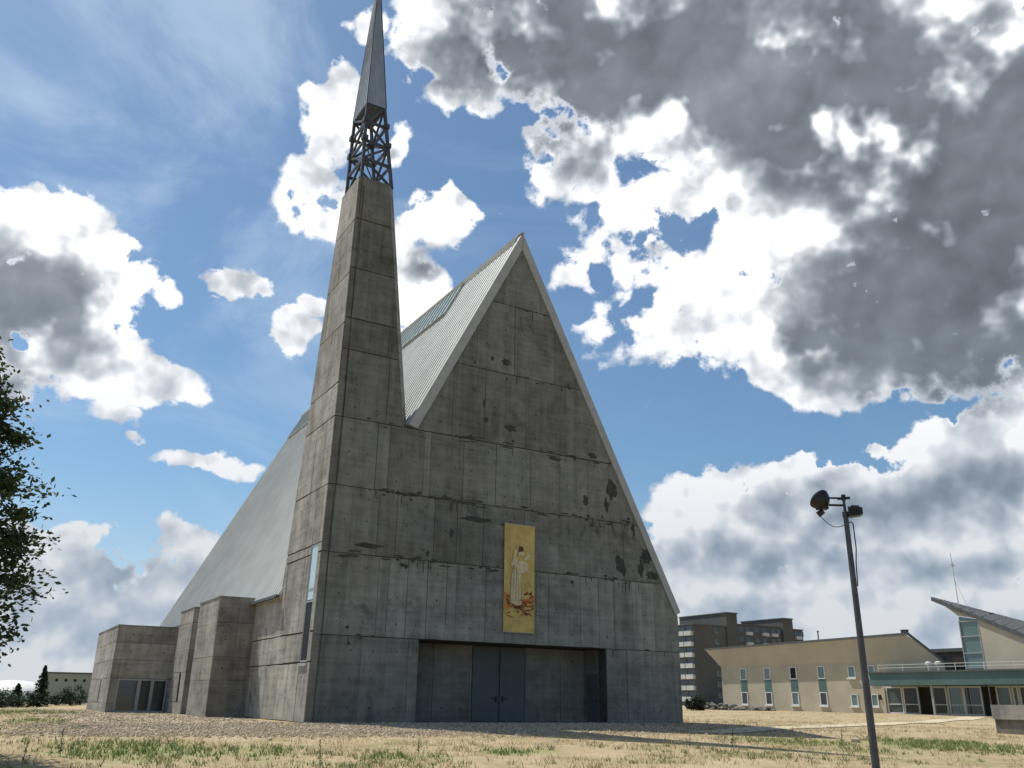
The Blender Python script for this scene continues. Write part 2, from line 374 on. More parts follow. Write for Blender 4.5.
# slit window in the tower flank
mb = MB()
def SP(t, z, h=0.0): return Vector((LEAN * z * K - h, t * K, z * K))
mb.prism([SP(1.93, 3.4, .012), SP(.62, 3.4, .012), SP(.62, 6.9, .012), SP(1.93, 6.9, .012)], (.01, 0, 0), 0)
mb.prism([SP(1.93, 7.0, .012), SP(.62, 7.0, .012), SP(.62, 10.35, .012), SP(1.93, 10.35, .012)], (.01, 0, 0), 1)  # pale upper pane: sky reflection put into the glass colour
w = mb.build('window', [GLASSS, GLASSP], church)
mb = MB()
for z in (3.37, 6.85, 7.6, 10.3): mb.prism([SP(1.95, z, .035), SP(.6, z, .035), SP(.6, z + .09, .035), SP(1.95, z + .09, .035)], (.02, 0, 0))
for t in (.6, 1.87): mb.prism([SP(t + .08, 3.46, .034), SP(t, 3.46, .034), SP(t, 10.3, .034), SP(t + .08, 10.3, .034)], (.02, 0, 0))
mb.build('frame', FRAMEG, w)
mb = MB(); mb.prism([SP(2.1, 3.12, .12), SP(.45, 3.12, .12), SP(.45, 3.3, .12), SP(2.1, 3.3, .12)], (.07, 0, 0)); mb.build('sill', FRAMEG, w)
# downpipe / lightning strip in the first joint of the front
mb = MB(); pts = [L(.43 + random.uniform(-.04, .04) + .010 * z, -.09, z) for z in [x * 1.5 for x in range(0, 25)]]
for a, b in zip(pts[:-1], pts[1:]): mb.beam(a, b, .045, .02)
mb.build('lightning_strip', JOINT, church)
# --- belfry frame and spire -------------------------------------------------
TB = [(.62, .15), (3.05, .35), (2.95, 3.25), (.62, 3.3)]
SB = [(.62, .25), (2.0, .25), (2.0, 2.95), (.62, 2.95)]
ZS = 43.4; TIP = (1.08, 1.45, 57.8)
def post(i, z):
    k = (z - ZT) / (ZS - ZT); return L(TB[i][0] + (SB[i][0] - TB[i][0]) * k, TB[i][1] + (SB[i][1] - TB[i][1]) * k, z)
mb = MB()
LV = [ZT, 38.55, 40.1, 41.8, ZS]
for i in range(4):
    mb.beam(post(i, ZT - .1), post(i, ZS), .16)
    j = (i + 1) % 4
    for n_, z in enumerate(LV[1:]): mb.beam(post(i, z), post(j, z), .10, .17)
    for n_, (z0, z1) in enumerate(zip(LV[:-1], LV[1:])):
        if (n_ + i) % 2: mb.beam(post(i, z0), post(j, z1), .11)
        else: mb.beam(post(j, z0), post(i, z1), .11)
for z in LV[1:3]: mb.beam(post(0, z), post(2, z), .06)
for i in range(4):
    for z in (42.0 - .1, 40.3): 
        p = post(i, z); mb.box(p.x - .16, p.x + .16, p.y - .16, p.y + .16, p.z - .14, p.z + .14)
mb.build('belfry_frame', STEEL, church)
mb = MB()
sb = [Vector((x * K, y * K, ZS * K)) for x, y in [(.52, .12), (2.1, .12), (2.1, 3.02), (.52, 3.02)]]
tip = L(*TIP)
for i in range(4): mb.face([sb[i], sb[(i + 1) % 4], tip], 0)
mb.face(sb[::-1], 1)
for i in range(4):
    j = (i + 1) % 4
    for k in range(1, 7):
        a = sb[i].lerp(sb[j], k / 7); nrm = (sb[j] - sb[i]).cross(Z).normalized(); b = a.lerp(tip, 1 - .0)
        top = a + (tip - a) * .93
        mb.beam(a + nrm * .01, top + nrm * .01, .022, .04, 0, 1, up=nrm)
    mb.beam(sb[i], tip, .045, .045, 1)
mb.build('spire', [SPIRE, STEEL], church)
# --- roof ---------------------------------------------------------------------
RL = 55.0; APX = (14.12, 36.14)
def slope_pt(side, q, t, h=0.0):      # q: 0 at eave, 1 at ridge ; h: height above the roof plane in units
    s0, z0 = (-.2, 7.8) if side < 0 else (28.44, 7.8)
    n = Vector((side * 28.34, 14.32)).normalized()
    return L(s0 + (APX[0] - s0) * q + n.x * h, t, z0 + (APX[1] - z0) * q + n.y * h)
mb = MB()
for side in (-1, 1):
    a = [slope_pt(side, q, t) for q, t in (((0, .35), (1, .35), (1, RL), (0, RL)) if side > 0 else ((.372, .35), (1, .35), (1, RL), (0, RL), (0, 7.4), (.372, 5.2)))]
    nn = (slope_pt(side, 0, 0, -.55) - slope_pt(side, 0, 0))
    mb.prism(a, nn, 0)
    n_seam = int(RL / .62)
    for i in range(n_seam + 1):
        t = .5 + i * (RL - .7) / n_seam
        q1 = 1.0 if (t < 9 or side > 0) else .88
        qa = .372 if side < 0 and t < 6.6 else 0.0
        p0, p1 = slope_pt(side, qa, t, .035), slope_pt(side, q1, t, .035)
        mb.beam(p0, p1, .03, .045, 0, 1, up=(side * .89, 0, .45))
mb.build('roof', ROOF, church)
mb = MB()      # rake boards of the front gable and ridge cap
for side in (-1, 1):
    q0 = 0.0 if side > 0 else .388
    a = [slope_pt(side, q, -.2, h) for q, h in ((q0, .04), (1.0, .04), (.966, -.62), (q0 - (.0 if side < 0 else -.0), -.62))]
    if side < 0: a[3] = slope_pt(side, q0 + .004, -.2, -.62)
    if side > 0: a[3] = slope_pt(side, -.0, -.2, -.5)
    mb.prism(a, L(0, .54, 0))
mb.beam(L(14.12, -.2, 36.22), L(14.12, RL, 36.22), .22, .09)
mb.build('rake_trim', TRIM, church)
mb = MB()      # skylight along the ridge
mb.prism([slope_pt(-1, .865, 9.2, .03), slope_pt(-1, .985, 9.2, .03), slope_pt(-1, .985, RL - 1, .03), slope_pt(-1, .865, RL - 1, .03)], slope_pt(-1, 0, 0, .1) - slope_pt(-1, 0, 0))
sk = mb.build('skylight', GLASSP, church)
mb = MB(); n_ = 46
for i in range(n_ + 1):
    t = 9.2 + i * (RL - 10.2) / n_; mb.beam(slope_pt(-1, .865, t, .16), slope_pt(-1, .985, t, .16), .05, .08, up=(-.89, 0, .45))
for q in (.865, .985): mb.beam(slope_pt(-1, q, 9.2, .17), slope_pt(-1, q, RL - 1, .17), .07, .1, up=(-.89, 0, .45))
mb.build('frame', FRAMEG, sk)
# --- side and rear walls under the eaves -------------------------------------
mb = MB()
mb.prism([L(.1, 8.0, 0), L(.1, RL - .5, 0), L(.1, RL - .5, 7.75), L(.1, 8.0, 7.75)], L(.6, 0, 0), 2)
panels(mb, (.1 * K, 0, 0), Y, Z, -X, [(8.66 * K, 0), (54.5 * K, 0), (54.5 * K, 7.7 * K), (7.6 * K, 7.7 * K)], kk([0, 3.35, 5.1, 7.7]), kk([7, 9.3, 11.4, 13.7, 16.8, 20, 22.4, 25.6, 28.8, 32, 36, 40, 44, 48, 52, 54.5]), .05, .06, [1.0, 1.02, 1.0])
mb.prism([L(28.2, .95, 0), L(28.2, RL - .5, 0), L(28.2, RL - .5, 7.6), L(28.2, .95, 7.6)], L(-.6, 0, 0), 0)
mb.prism([L(0.7, RL - .55, 0), L(27.5, RL - .55, 0), L(27.5, RL - .55, 8), L(14.12, RL - .55, 34.9), L(.7, RL - .55, 8)], L(0, -.5, 0), 0)
mb.build('side_wall', [CONCLIT, SPALL, JOINT], church)
mb = MB(); mb.beam(L(-.32, 7.1, 7.72), L(-.32, RL, 7.72), .2, .14); mb.build('gutter', DARKR, church)
# --- three concrete blocks on the left flank ---------------------------------
def block(s0, t0, t1, z1, rows, cs, ct, slit=None, hole=None, tones=None):
    mb = MB(); e = .1
    mb.prism([L(s0 + .06, t0 + .06, 0), L(e, t0 + .06, 0), L(e, t0 + .06, z1 - .06), L(s0 + .06, t0 + .06, z1 - .06)], L(0, t1 - t0 - .12, 0), 2)
    O = Vector((s0 * K, (t0 + .06) * K, 0)); wd = (e - s0) * K
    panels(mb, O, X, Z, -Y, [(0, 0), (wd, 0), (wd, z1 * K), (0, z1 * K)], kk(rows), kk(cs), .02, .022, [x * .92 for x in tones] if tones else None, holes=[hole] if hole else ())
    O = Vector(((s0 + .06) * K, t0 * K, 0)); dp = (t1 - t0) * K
    panels(mb, O, Y, Z, -X, [(0, 0), (dp, 0), (dp, z1 * K), (0, z1 * K)], kk(rows), kk(ct), .02, .022, [x * 1.04 for x in tones] if tones else None, holes=[slit] if slit else ())  # flank toned lighter than the front: sun and shade put into panel tones
    mb.box((s0 + .0) * K, e * K, t0 * K + .01, t1 * K, (z1 - .08) * K, (z1 + .02) * K, 0, .62)
    return mb.build('side_block', [CONCLIT, SPALL, JOINT], church)
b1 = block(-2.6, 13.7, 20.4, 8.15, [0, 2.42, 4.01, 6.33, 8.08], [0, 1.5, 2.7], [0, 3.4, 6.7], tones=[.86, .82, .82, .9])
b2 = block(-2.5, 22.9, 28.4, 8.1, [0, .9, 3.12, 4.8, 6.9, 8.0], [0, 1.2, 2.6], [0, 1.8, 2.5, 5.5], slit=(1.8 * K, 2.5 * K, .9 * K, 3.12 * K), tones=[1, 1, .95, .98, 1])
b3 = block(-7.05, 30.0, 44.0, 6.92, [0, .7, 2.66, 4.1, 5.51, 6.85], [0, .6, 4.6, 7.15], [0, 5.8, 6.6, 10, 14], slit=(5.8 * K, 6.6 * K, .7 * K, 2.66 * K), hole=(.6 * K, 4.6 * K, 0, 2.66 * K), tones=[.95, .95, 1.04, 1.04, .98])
tag(b1, 'tallest concrete side block, nearest the tower'); tag(b3, 'lowest and widest concrete side block with the glass doors')
for bx, s0, ta, tb, z0, z1 in ((b2, -2.5, 24.7, 25.4, .9, 3.12), (b3, -7.05, 35.8, 36.6, .7, 2.66)):
    mb = MB(); mb.prism([L(s0 + .04, tb, z0), L(s0 + .04, ta, z0), L(s0 + .04, ta, z1), L(s0 + .04, tb, z1)], (.01, 0, 0)); mb.build('window', GLASSS, bx)
# glazed doors of the low block
mb = MB()
def gd(a, b, m): mb.box(a * K, b * K, 30.035 * K, 30.05 * K, .12 * K, 2.5 * K, m)
gd(-6.4, -4.85, 0); gd(-4.7, -3.8, 0); gd(-3.65, -2.6, 0)
g = mb.build('glass_door', GLASSD, b3)
mb = MB()
for s in (-6.45, -4.86, -4.72, -3.81, -3.7, -2.62):
    mb.box(s * K, (s + .13) * K, 29.98 * K, 30.05 * K, 0, 2.62 * K)
for z in (.0, 2.5): mb.box(-6.45 * K, -2.49 * K, 29.975 * K, 30.05 * K, z * K, (z + .13) * K)
mb.build('frame', FRAMEG, b3)

# =================================================================== BANNER
ban = thing('banner', 'tall yellow painted banner of a robed figure hanging on the concrete front above the entrance', 'banner', W(12.95, -.13, 5.66))
BWD, BHT = 2.45 * K, 7.28 * K
BY = plain('banner_yellow', (0.52, 0.39, 0.13), 0.8, var=0.22, scale=1.4)
BP = plain('banner_cream', (0.58, 0.48, 0.30), 0.8, var=0.2, scale=5)
BR = plain('banner_red', (0.30, 0.09, 0.035), 0.8, var=0.35, scale=5)
BB = plain('banner_brown', (0.10, 0.045, 0.02), 0.8, var=0.4, scale=5)
BO = plain('banner_orange', (0.52, 0.22, 0.06), 0.8, var=0.3, scale=3)
mb = MB(); nx, nz = 6, 18
def bw(u, v): return .012 * math.sin(v * 9 + u * 3) + .012 * math.sin(u * 7)
for i in range(nx):
    for j in range(nz):
        q = [(i, j), (i + 1, j), (i + 1, j + 1), (i, j + 1)]
        mb.face([Vector((a / nx * BWD, -.02 + bw(a / nx, b / nz), b / nz * BHT)) for a, b in q])
sheet = mb.build('cloth', BY, ban, fix=False)
sm = sheet.modifiers.new('t', 'SOLIDIFY'); sm.thickness = .004
mb = MB()
def bp(pts, m, y=-.048): mb.prism([Vector((u * BWD, y, v * BHT)) for u, v in pts], (0, .006, 0), m)
# fields: ochre lower ground, strokes, robe, arms, head, hair
bp([(.02, .20), (.3, .24), (.62, .23), (.98, .28), (.98, .33), (.6, .30), (.35, .31), (.02, .36)], 3, -.046)
r = random.Random(3)
for i in range(64):
    u = r.uniform(.05, .92); v = .14 + .2 * r.random() + .02 * u; l = r.uniform(.06, .22); a = r.uniform(-.5, .9); w_ = r.uniform(.007, .016)
    if v > .3 and .2 < u < .6: continue
    du, dv = l * math.cos(a), l * math.sin(a) * .28
    bp([(u, v), (min(.97, u + du), v + dv - w_), (min(.97, u + du), v + dv), (u, v + w_)], 1 if i % 3 else 2, -.050 - .0002 * i)
robe = [(.20, .25), (.38, .235), (.58, .255), (.56, .36), (.50, .46), (.55, .54), (.80, .555), (.76, .63), (.66, .66), (.42, .65), (.34, .61), (.24, .52), (.20, .38)]
bp(robe, 0, -.056)
bp([(.20, .62), (.36, .70), (.44, .66), (.38, .62), (.26, .60)], 0, -.0565); bp([(.26, .66), (.33, .76), (.38, .78), (.40, .74), (.34, .68)], 0, -.057)
bp([(.62, .66), (.82, .68), (.84, .72), (.80, .73), (.66, .69)], 0, -.0567)
bp([(.46, .70), (.58, .69), (.64, .72), (.62, .755), (.52, .77), (.45, .745)], 0, -.058); bp([(.45, .735), (.62, .75), (.60, .79), (.48, .795)], 2, -.059)
for i, (a, b, c, d) in enumerate([(.28, .28, .32, .58), (.38, .27, .40, .6), (.47, .27, .46, .5), (.33, .6, .44, .52), (.44, .52, .56, .55), (.56, .26, .57, .42), (.2, .26, .22, .5), (.50, .69, .62, .72),
        (.46, .67, .40, .62), (.60, .54, .78, .56), (.62, .44, .82, .46), (.78, .46, .88, .42), (.34, .78, .46, .76), (.30, .80, .36, .77), (.6, .77, .7, .74), (.5, .71, .58, .70)]):
    mb.beam((a * BWD, -.062 - .0003 * i, b * BHT), (c * BWD, -.062 - .0003 * i, d * BHT), .018, .003, 2)
mb.build('painted_figure', [BP, BR, BB, BO], ban)
for z_ in (BHT, 0.0):
    mb = MB(); mb.beam((-.02, -.02, z_), (BWD + .02, -.02, z_), .035); mb.build('hanging_rail', FRAMEG, ban)

# =================================================================== PARISH HOUSE (right)
S0 = 99.6; house = thing('parish_house', 'long low beige two-storey house with flared eave and narrow windows joined by green panels', 'house', W(S0, 30, 0))
def H(t, z, h=0.0): return Vector((-h * K, (t - 30) * K, z * K))       # h: units proud of the wall
def hp(mb, t0, t1, z0, z1, h0, h1, m=0):
    mb.prism([H(t0, z0, h1), H(t1, z0, h1), H(t1, z1, h1), H(t0, z1, h1)], H(0, 0, h0) - H(0, 0, h1), m)
mb = MB(); a = [H(70.3, -1), H(26.2, -1), H(26.2, 7.5), H(70.3, 7.62)]; b_ = [p + Vector((13 * K, 10 * K if k in (1, 2) else 0, 0)) for k, p in enumerate(a)]
mb.face(a); mb.face(b_[::-1])
for k in range(4): mb.face([a[k], b_[k], b_[(k + 1) % 4], a[(k + 1) % 4]])
mb.build('wall', BEIGE, house)
mb = MB()       # flared eave
A_ = [H(70.35, 7.62, .02), H(26.2, 7.5, .02), H(30.8, 11.05, 1.1), H(72.9, 10.5, 1.1)]
Bk = [p + Vector((13 * K, 10 * K if k in (1, 2) else 0, 0)) for k, p in enumerate(A_)]
mb.face(A_); mb.face(Bk[::-1])
for k in range(4): mb.face([A_[k], Bk[k], Bk[(k + 1) % 4], A_[(k + 1) % 4]])
mb.build('eave', BEIGEL, house)
mb = MB(); a = [H(73.1, 10.5, 1.25), H(30.6, 11.06, 1.25), H(30.6, 11.4, 1.25), H(73.1, 10.8, 1.25)]; b_ = [p + Vector((14 * K, 11 * K if k in (1, 2) else 0, 0)) for k, p in enumerate(a)]
mb.face(a); mb.face(b_[::-1])
for k in range(4): mb.face([a[k], b_[k], b_[(k + 1) % 4], a[(k + 1) % 4]])
mb.prism([H(31.0, 11.5, 1.3), H(30.4, 11.5, 1.3), H(25.6, 7.1, .2), H(26.1, 7.05, .2)], Vector((.7 * K, .5 * K, 0)))
rf = mb.build('roof', DARKR, house)
mb = MB(); p = H(31.8, 11.3, .3); mb.box(p.x, p.x + .5, p.y - .3, p.y + .3, p.z, p.z + .4); mb.box(p.x - .05, p.x + .55, p.y - .36, p.y + .36, p.z + .38, p.z + .46); mb.build('chimney', DARKR, rf)
mb = MB(); p = H(48.5, 11.2, -1); mb.tube(p, p + Vector((0, 0, 1.1)), .09); mb.tube(p + Vector((0, 0, 1.0)), p + Vector((0, 0, 1.15)), .16); mb.build('vent_pipe', FRAMEG, rf)
def win(t0, t1, z0, z1, gm=GLASSD, sill=True):
    mb = MB(); hp(mb, t0, t1, z0, z1, -.05, .03); o = mb.build('window', gm, house)
    f = MB(); e = .14
    for a in ((t0 + e * .2, t0 - e, z0, z1), (t1 + e, t1 - e * .2, z0, z1)): hp(f, a[0], a[1], a[2], a[3], -.03, .1)
    for a in ((t0, t1, z0, z0 + e), (t0, t1, z1 - e, z1)): hp(f, t0 + e * .2, t1 - e * .2, a[2], a[3], -.03, .11)
    f.build('frame', FRAMEW, o)
    if sill: q = MB(); hp(q, t0 + .2, t1 - .2, z0 - .22, z0 + .0, -.03, .3); q.build('sill', FRAMEW, o)
for i, t in enumerate((65.6, 60.0, 54.27, 48.5)):
    win(t, t - 1.45, 5.25, 7.2, DARKIN if i == 2 else GLASSG, False); win(t, t - 1.45, 1.25, 3.28, GLASSD if i != 2 else GLASSG)
    mb = MB(); hp(mb, t, t - 1.45, 3.3, 5.23, -.03, .045); mb.build('spandrel_panel', GREENP, house)
win(42.6, 41.25, 5.35, 7.1, GLASSG); win(42.55, 41.3, 1.25, 3.0, GLASSG); win(38.9, 37.7, 1.25, 3.0, GLASSG); win(38.9, 37.7, 5.35, 7.1, GLASSG)
mb = MB(); q = H(37.2, 2.2, .1); mb.box(q.x - .25, q.x, q.y - .14, q.y + .14, q.z, q.z + .5); mb.build('wall_lamp', BLACKM, house)
# =================================================================== ENTRANCE WING with green canopy
wing = thing('glazed_entrance_wing', 'single-storey glazed entrance wing with white door frames under a long green fascia', 'entrance wing', W(S0, 30, 0))
mb = MB(); hp(mb, 36.9, 36.3, -1, 3.9, -1, .3); hp(mb, 26.4, -12, -1, 6.0, -8, -4.5); hp(mb, 36.3, 26.3, -1, 5.0, -.9, -.7); hp(mb, 15.4, -12, -1, 4.0, -.5, .2, 0)
mb.build('wall', BEIGE, wing)
mb = MB(); mb.prism([H(35.3, 4.05, 4.6), H(-12, 4.2, 4.6), H(-12, 5.75, 4.6), H(35.3, 5.75, 4.6)], Vector((4.8 * K, 0, 0)))
mb.build('green_fascia', GREENP, wing)
mb = MB(); mb.prism([H(35.5, 5.75, 4.8), H(-12, 5.75, 4.8), H(-12, 5.95, 4.8), H(35.5, 5.95, 4.8)], Vector((13 * K, 0, 0))); mb.build('canopy_roof', DARKR, wing)
for t in (26.0, 12):
    mb = MB(); hp(mb, t, t - .25, .1, 4.1, 4.0, 4.25); mb.build('canopy_post', FRAMEG, wing)
gl = MB(); fm = MB()
def pane(a, b, m, frame=True, tr=True):
    hp(gl, a, b, .35, 3.95, -.1, .0, m)
    if frame:
        e = .2
        for x in (a, b + e): hp(fm, x, x - e, .25, 4.0, -.12, .12)
        for z in (.3, 3.82): hp(fm, a - e, b + e, z, z + e, -.12, .11)
        if tr: hp(fm, a - e, b + e, 1.55, 1.68, -.12, .1)
pane(36.2, 33.5, 1); pane(33.4, 30.9, 0); pane(30.85, 28.9, 2, False); pane(28.9, 26.5, 0); pane(26.3, 24.0, 1, True)
pane(24.0, 21.4, 0); pane(21.3, 19.4, 2, False); pane(19.4, 17.4, 1); pane(17.2, 16.4, 1); pane(16.3, 13.2, 0, True)
gl.build('glazing', [GLASSD, GLASSG, DARKIN], wing); fm.build('door_frame', FRAMEW, wing)
mb = MB()
for z in (6.85, 6.45): mb.beam(H(34, z, 4.2), H(-12, z, 4.2), .05)
for k in range(12): mb.beam(H(33.9 - 4 * k, 5.95, 4.2), H(33.9 - 4 * k, 6.85, 4.2), .05)
mb.build('railing', FRAMEW, wing)
for t in (27.0, 25.5):
    mb = MB(); p = H(t, 5.97, 2.5)
    for a, b, ra, rb in ((0, .5, .09, .09), (.5, .62, .09, .3), (.62, .85, .3, .3), (.85, .95, .3, .12)): mb.tube(p + Z * a, p + Z * b, ra, rb, 12)
    mb.build('roof_lamp', FRAMEW, wing)
# =================================================================== HIGH-ROOFED CHAPEL
chap = thing('chapel', 'beige chapel wing with a sharply pointed upswept dark roof and a tall glass strip', 'chapel', W(S0, 30, 0))
mb = MB(); mb.prism([H(20.3, -1), H(-12, -1), H(-12, 0.2), H(-8, .3), H(20.3, 12.95)], Vector((12 * K, 0, 0)))
mb.prism([H(23.1, 13.3, -.02), H(20.35, 13.9 - .75, -.02), H(20.35, 12.9, -.02), H(26.3, 15.9, -.02)][0:1] + [H(20.35, 12.7, -.02), H(20.35, 13.1, -.02), H(26.3, 15.95, -.02)], Vector((2.0 * K, 0, 0)))
mb.build('wall', BEIGEL, chap)
mb = MB(); mb.prism([H(23.08, -1, -.1), H(20.3, -1, -.1), H(20.3, 12.6, -.1), H(23.08, 13.2, -.1)], Vector((.3, 0, 0)))
mb.prism([H(23.08, -1, -.12), H(23.0, -1, -.12), H(23.0, 13.1, -.12), H(23.08, 13.1, -.12)], Vector((6, 0, 0)))
g = mb.build('glass_strip', GLASSG, chap)
mb = MB()
for z in (6.3, 8.2, 10.4, 12.4): hp(mb, 23.1, 20.3, z, z + .14, -.1, .03)
for t in (23.15, 20.42): hp(mb, t, t - .14, -1, 12.6, -.1, .04)
mb.build('frame', FRAMEG, g)
mb = MB()
P1 = H(26.6, 16.15, .25); P2 = H(-10, -.88, .25); P3 = P2 + Vector((13 * K, 0, 3.6 * K)); P4 = H(26.6, 16.15, -.4)
dn = Vector((0, 0, -.42))
mb.face([P1, P2, P3, P4]); mb.face([p + dn for p in (P4, P3, P2, P1)])
q = [P1, P2, P3, P4]
for k in range(4): mb.face([q[k], q[k] + dn, q[(k + 1) % 4] + dn, q[(k + 1) % 4]])
for k in range(1, 26):
    f = k / 26; mb.beam(P1.lerp(P2, f) + Z * .02, P4.lerp(P3, f) + Z * .02, .05, .05)
mb.build('roof', DARKR, chap)
mast = thing('roof_mast', 'thin white mast with a small crosspiece standing on the pointed chapel roof', 'mast', W(100.2, 23.1, 14.2))
mb = MB(); mb.tube((0, 0, -.1), (0, 0, 5.9), .055, .04, 8); mb.build('mast_pole', FRAMEW, mast)
mb = MB(); mb.beam((-.42, 0, 4.6), (.42, 0, 4.6), .09); mb.tube((0, 0, 4.4), (0, 0, 4.85), .12, .12, 8); mb.build('crosspiece', FRAMEW, mast)
mb = MB(); mb.beam((0, 0, 3.0), (0, -1.2, -.45), .025); mb.build('guy_wire', FRAMEG, mast)
# connecting dark roof between house and chapel
lk = thing('link_building', 'low dark-roofed building showing between the beige house and the pointed chapel', 'building', W(115, 24, 0))
mb = MB(); mb.box(0, 8, 3, 16, -.5, 7.1); mb.build('wall', FLAT, lk); mb = MB(); mb.box(-.5, 8.5, 2.5, 16.4, 7.1, 7.5); mb.build('roof', DARKR, lk)
for k in range(4):
    mb = MB(); mb.box(-.06, -.0, 4 + k * 2.6, 5.6 + k * 2.6, 5.0, 6.5); mb.build('window', GLASSD, lk)
# =================================================================== LOW RETAINING WALL
rw = thing('retaining_wall', 'low weathered concrete retaining wall with a projecting top band at the right edge', 'wall', W(39, -17, 0))
mb = MB(); mb.box(.09, .5, -22, -.05, -1.2, .55, 0, .5); mb.box(0, .75, -22, 0, .52, 1.16, 0, 1.0)  # lower wall toned dark: shade below the top band put into its colour
mb.build('wall', [CONCLIT, SPALL, JOINT], rw)

# =================================================================== FLATS (far right, behind)
ap = thing('apartment_block', 'dark brown stepped block of flats with white balcony fronts behind the beige house', 'apartment block', W(210.9, 199.7, -1))
def Q(s, t, z): return Vector(((s - 210.9) * K, (t - 199.7) * K, (z + 1) * K))
mb = MB()
def vol(s0, s1, t0, t1, z1):
    a, b = Q(s0, t0, -2), Q(s1, t1, z1); mb.box(a.x, b.x, a.y, b.y, a.z, b.z)
vol(210.9, 227.05, 199.7, 226, 28.8); vol(227.1, 232.7, 199.2, 226, 33.9); vol(232.75, 257.5, 200.2, 215, 30); vol(257.6, 263.4, 199.4, 222, 33.5); vol(263.45, 270, 200.5, 214, 29.6)
mb.build('wall', FLAT, ap)
mb = MB()
for s0, s1, t0, t1, z1 in ((210.5, 227.05, 199.3, 226.2, 28.8), (226.8, 233, 198.8, 226, 33.9), (257.3, 263.7, 199.0, 222.3, 33.5), (263.75, 270.3, 200.1, 214, 29.6), (233.05, 257.25, 199.8, 215, 30)):
    a, b = Q(s0, t0, z1), Q(s1, t1, z1 + .35); mb.box(a.x, b.x, a.y, b.y, a.z, b.z)
mb.build('roof', DARKR, ap)
FL = 3.86
for f in range(8):
    z = 28.9 - FL * (f + 1)
    for c in range(2):          # balconies on the narrow left face
        t0 = 200.2 + c * 4.3; mb = MB(); a, b = Q(209.6, t0, z + .1), Q(210.88, t0 + 3.9, z + 1.55); mb.box(a.x, a.x + .1, a.y, b.y, a.z, b.z); mb.box(a.x, b.x, a.y, b.y, a.z - .12, a.z - .0)
        mb.box(a.x + .1, b.x, a.y, a.y + .1, a.z, b.z - .1)
        o = mb.build('balcony', FLATL, ap)
        mb = MB(); a, b = Q(210.8, t0 + .2, z + 1.5), Q(210.88, t0 + 3.8, z + 3.4); mb.box(a.x, b.x - .005, a.y, b.y, a.z, b.z)
        mb.build('pane', GLASSD, o)
    for s_ in ((221.2,) if f else (221.2,)):
        mb = MB(); a, b = Q(s_, 199.6, z + 1.3), Q(s_ + 1.7, 199.68, z + 3.1); mb.box(a.x, b.x, a.y, b.y, a.z, b.z)
        o = mb.build('window', GLASSD, ap)
        mb = MB(); mb.box(a.x - .1, a.x, a.y - .03, b.y, a.z - .1, b.z); mb.box(a.x - .1, b.x + .1, a.y - .03, b.y, a.z - .12, a.z); mb.build('frame', FRAMEG, o)
    if f < 3:
        z += 1.1
        for k, s_ in enumerate((234, 237.6, 242.5, 246.5, 251.5, 254.8, 265.2, 267.9)):
            zt = z + (0 if s_ < 260 else -.4); tt = 200.2 if s_ < 260 else 200.5
            mb = MB(); a, b = Q(s_, tt - .08, zt + 1.4), Q(s_ + 2.4, tt - .02, zt + 3.3); mb.box(a.x, b.x, a.y, b.y, a.z, b.z); mb.build('window', GLASSD, ap)
            if k in (1, 3, 4, 6):
                mb = MB(); a, b = Q(s_ - .2, tt - 1.3, zt + .1), Q(s_ + 2.8, tt - .1, zt + 1.35); mb.box(a.x, b.x, a.y, a.y + .1, a.z, b.z); mb.box(a.x, a.x + .1, a.y + .1, b.y, a.z, b.z - .05); mb.build('balcony', FLATL, ap)
for f in range(8):
    mb = MB(); a, b = Q(227.0, 203, 30 - FL * (f + 1) + 1.4), Q(227.07, 204.5, 30 - FL * (f + 1) + 3); mb.box(a.x - .05, b.x, a.y, b.y, a.z, b.z); mb.build('stair_window', GLASSD, ap)

# =================================================================== far left hall + dome
def polar(az, R, z=None):
    x, y = R * math.sin(rad(az)), R * math.cos(rad(az)); return Vector((x, y, ground_z(x, y) if z is None else z))
hall = thing('sports_hall', 'long plain beige hall with a row of small round openings under its roof line', 'hall', polar(-26.85, 172.5), rot=rad(25.7))
mb = MB(); mb.box(0, 26, 0, 14, -1.5, 4.95); mb.build('wall', FARW, hall)
mb = MB(); mb.box(-.2, 26.2, -.2, 14.2, 4.95, 5.2); mb.box(13, 14.5, 2, 4, 5.2, 6.0); mb.build('roof', DARKR, hall)
for k in range(11):
    mb = MB(); x = 1.6 + k * 1.42; mb.tube((x, .02, 3.9), (x, -.05, 3.9), .24, .24, 10); mb.build('round_opening', DARKIN, hall)
dome = thing('white_domed_hall', 'low white rounded roof seen beyond the dark conifers at the left', 'dome', polar(-28.4, 215, 0), rot=rad(28))
mb = MB()
rg = []
for k in range(9):
    a = k / 8 * math.pi / 2; rg.append([(8.5 * math.cos(a) * math.cos(q), 9 + 9 * math.cos(a) * math.sin(q), .7 + 3.5 * math.sin(a)) for q in [6.2832 * u / 32 for u in range(32)]])
for r0, r1 in zip(rg[:-1], rg[1:]):
    for k in range(32): mb.face([r0[k], r0[(k + 1) % 32], r1[(k + 1) % 32], r1[k]])
mb.build('roof', WHITE, dome, smooth_=True)
mb = MB(); mb.box(-8, 8, .8, 17.0, -2, .65); mb.build('wall', FARW, dome)
fen = thing('railing_fence', 'pale metal railing in front of the beige hall', 'fence', polar(-26.9, 160), rot=rad(25))
mb = MB()
for k in range(30): mb.beam((k * .45, 0, -.3), (k * .45, 0, 1.25), .07)
mb.beam((0, 0, 1.2), (13.2, 0, 1.2), .08); mb.beam((0, 0, .3), (13.2, 0, .3), .08); mb.build('bars', FRAMEG, fen)

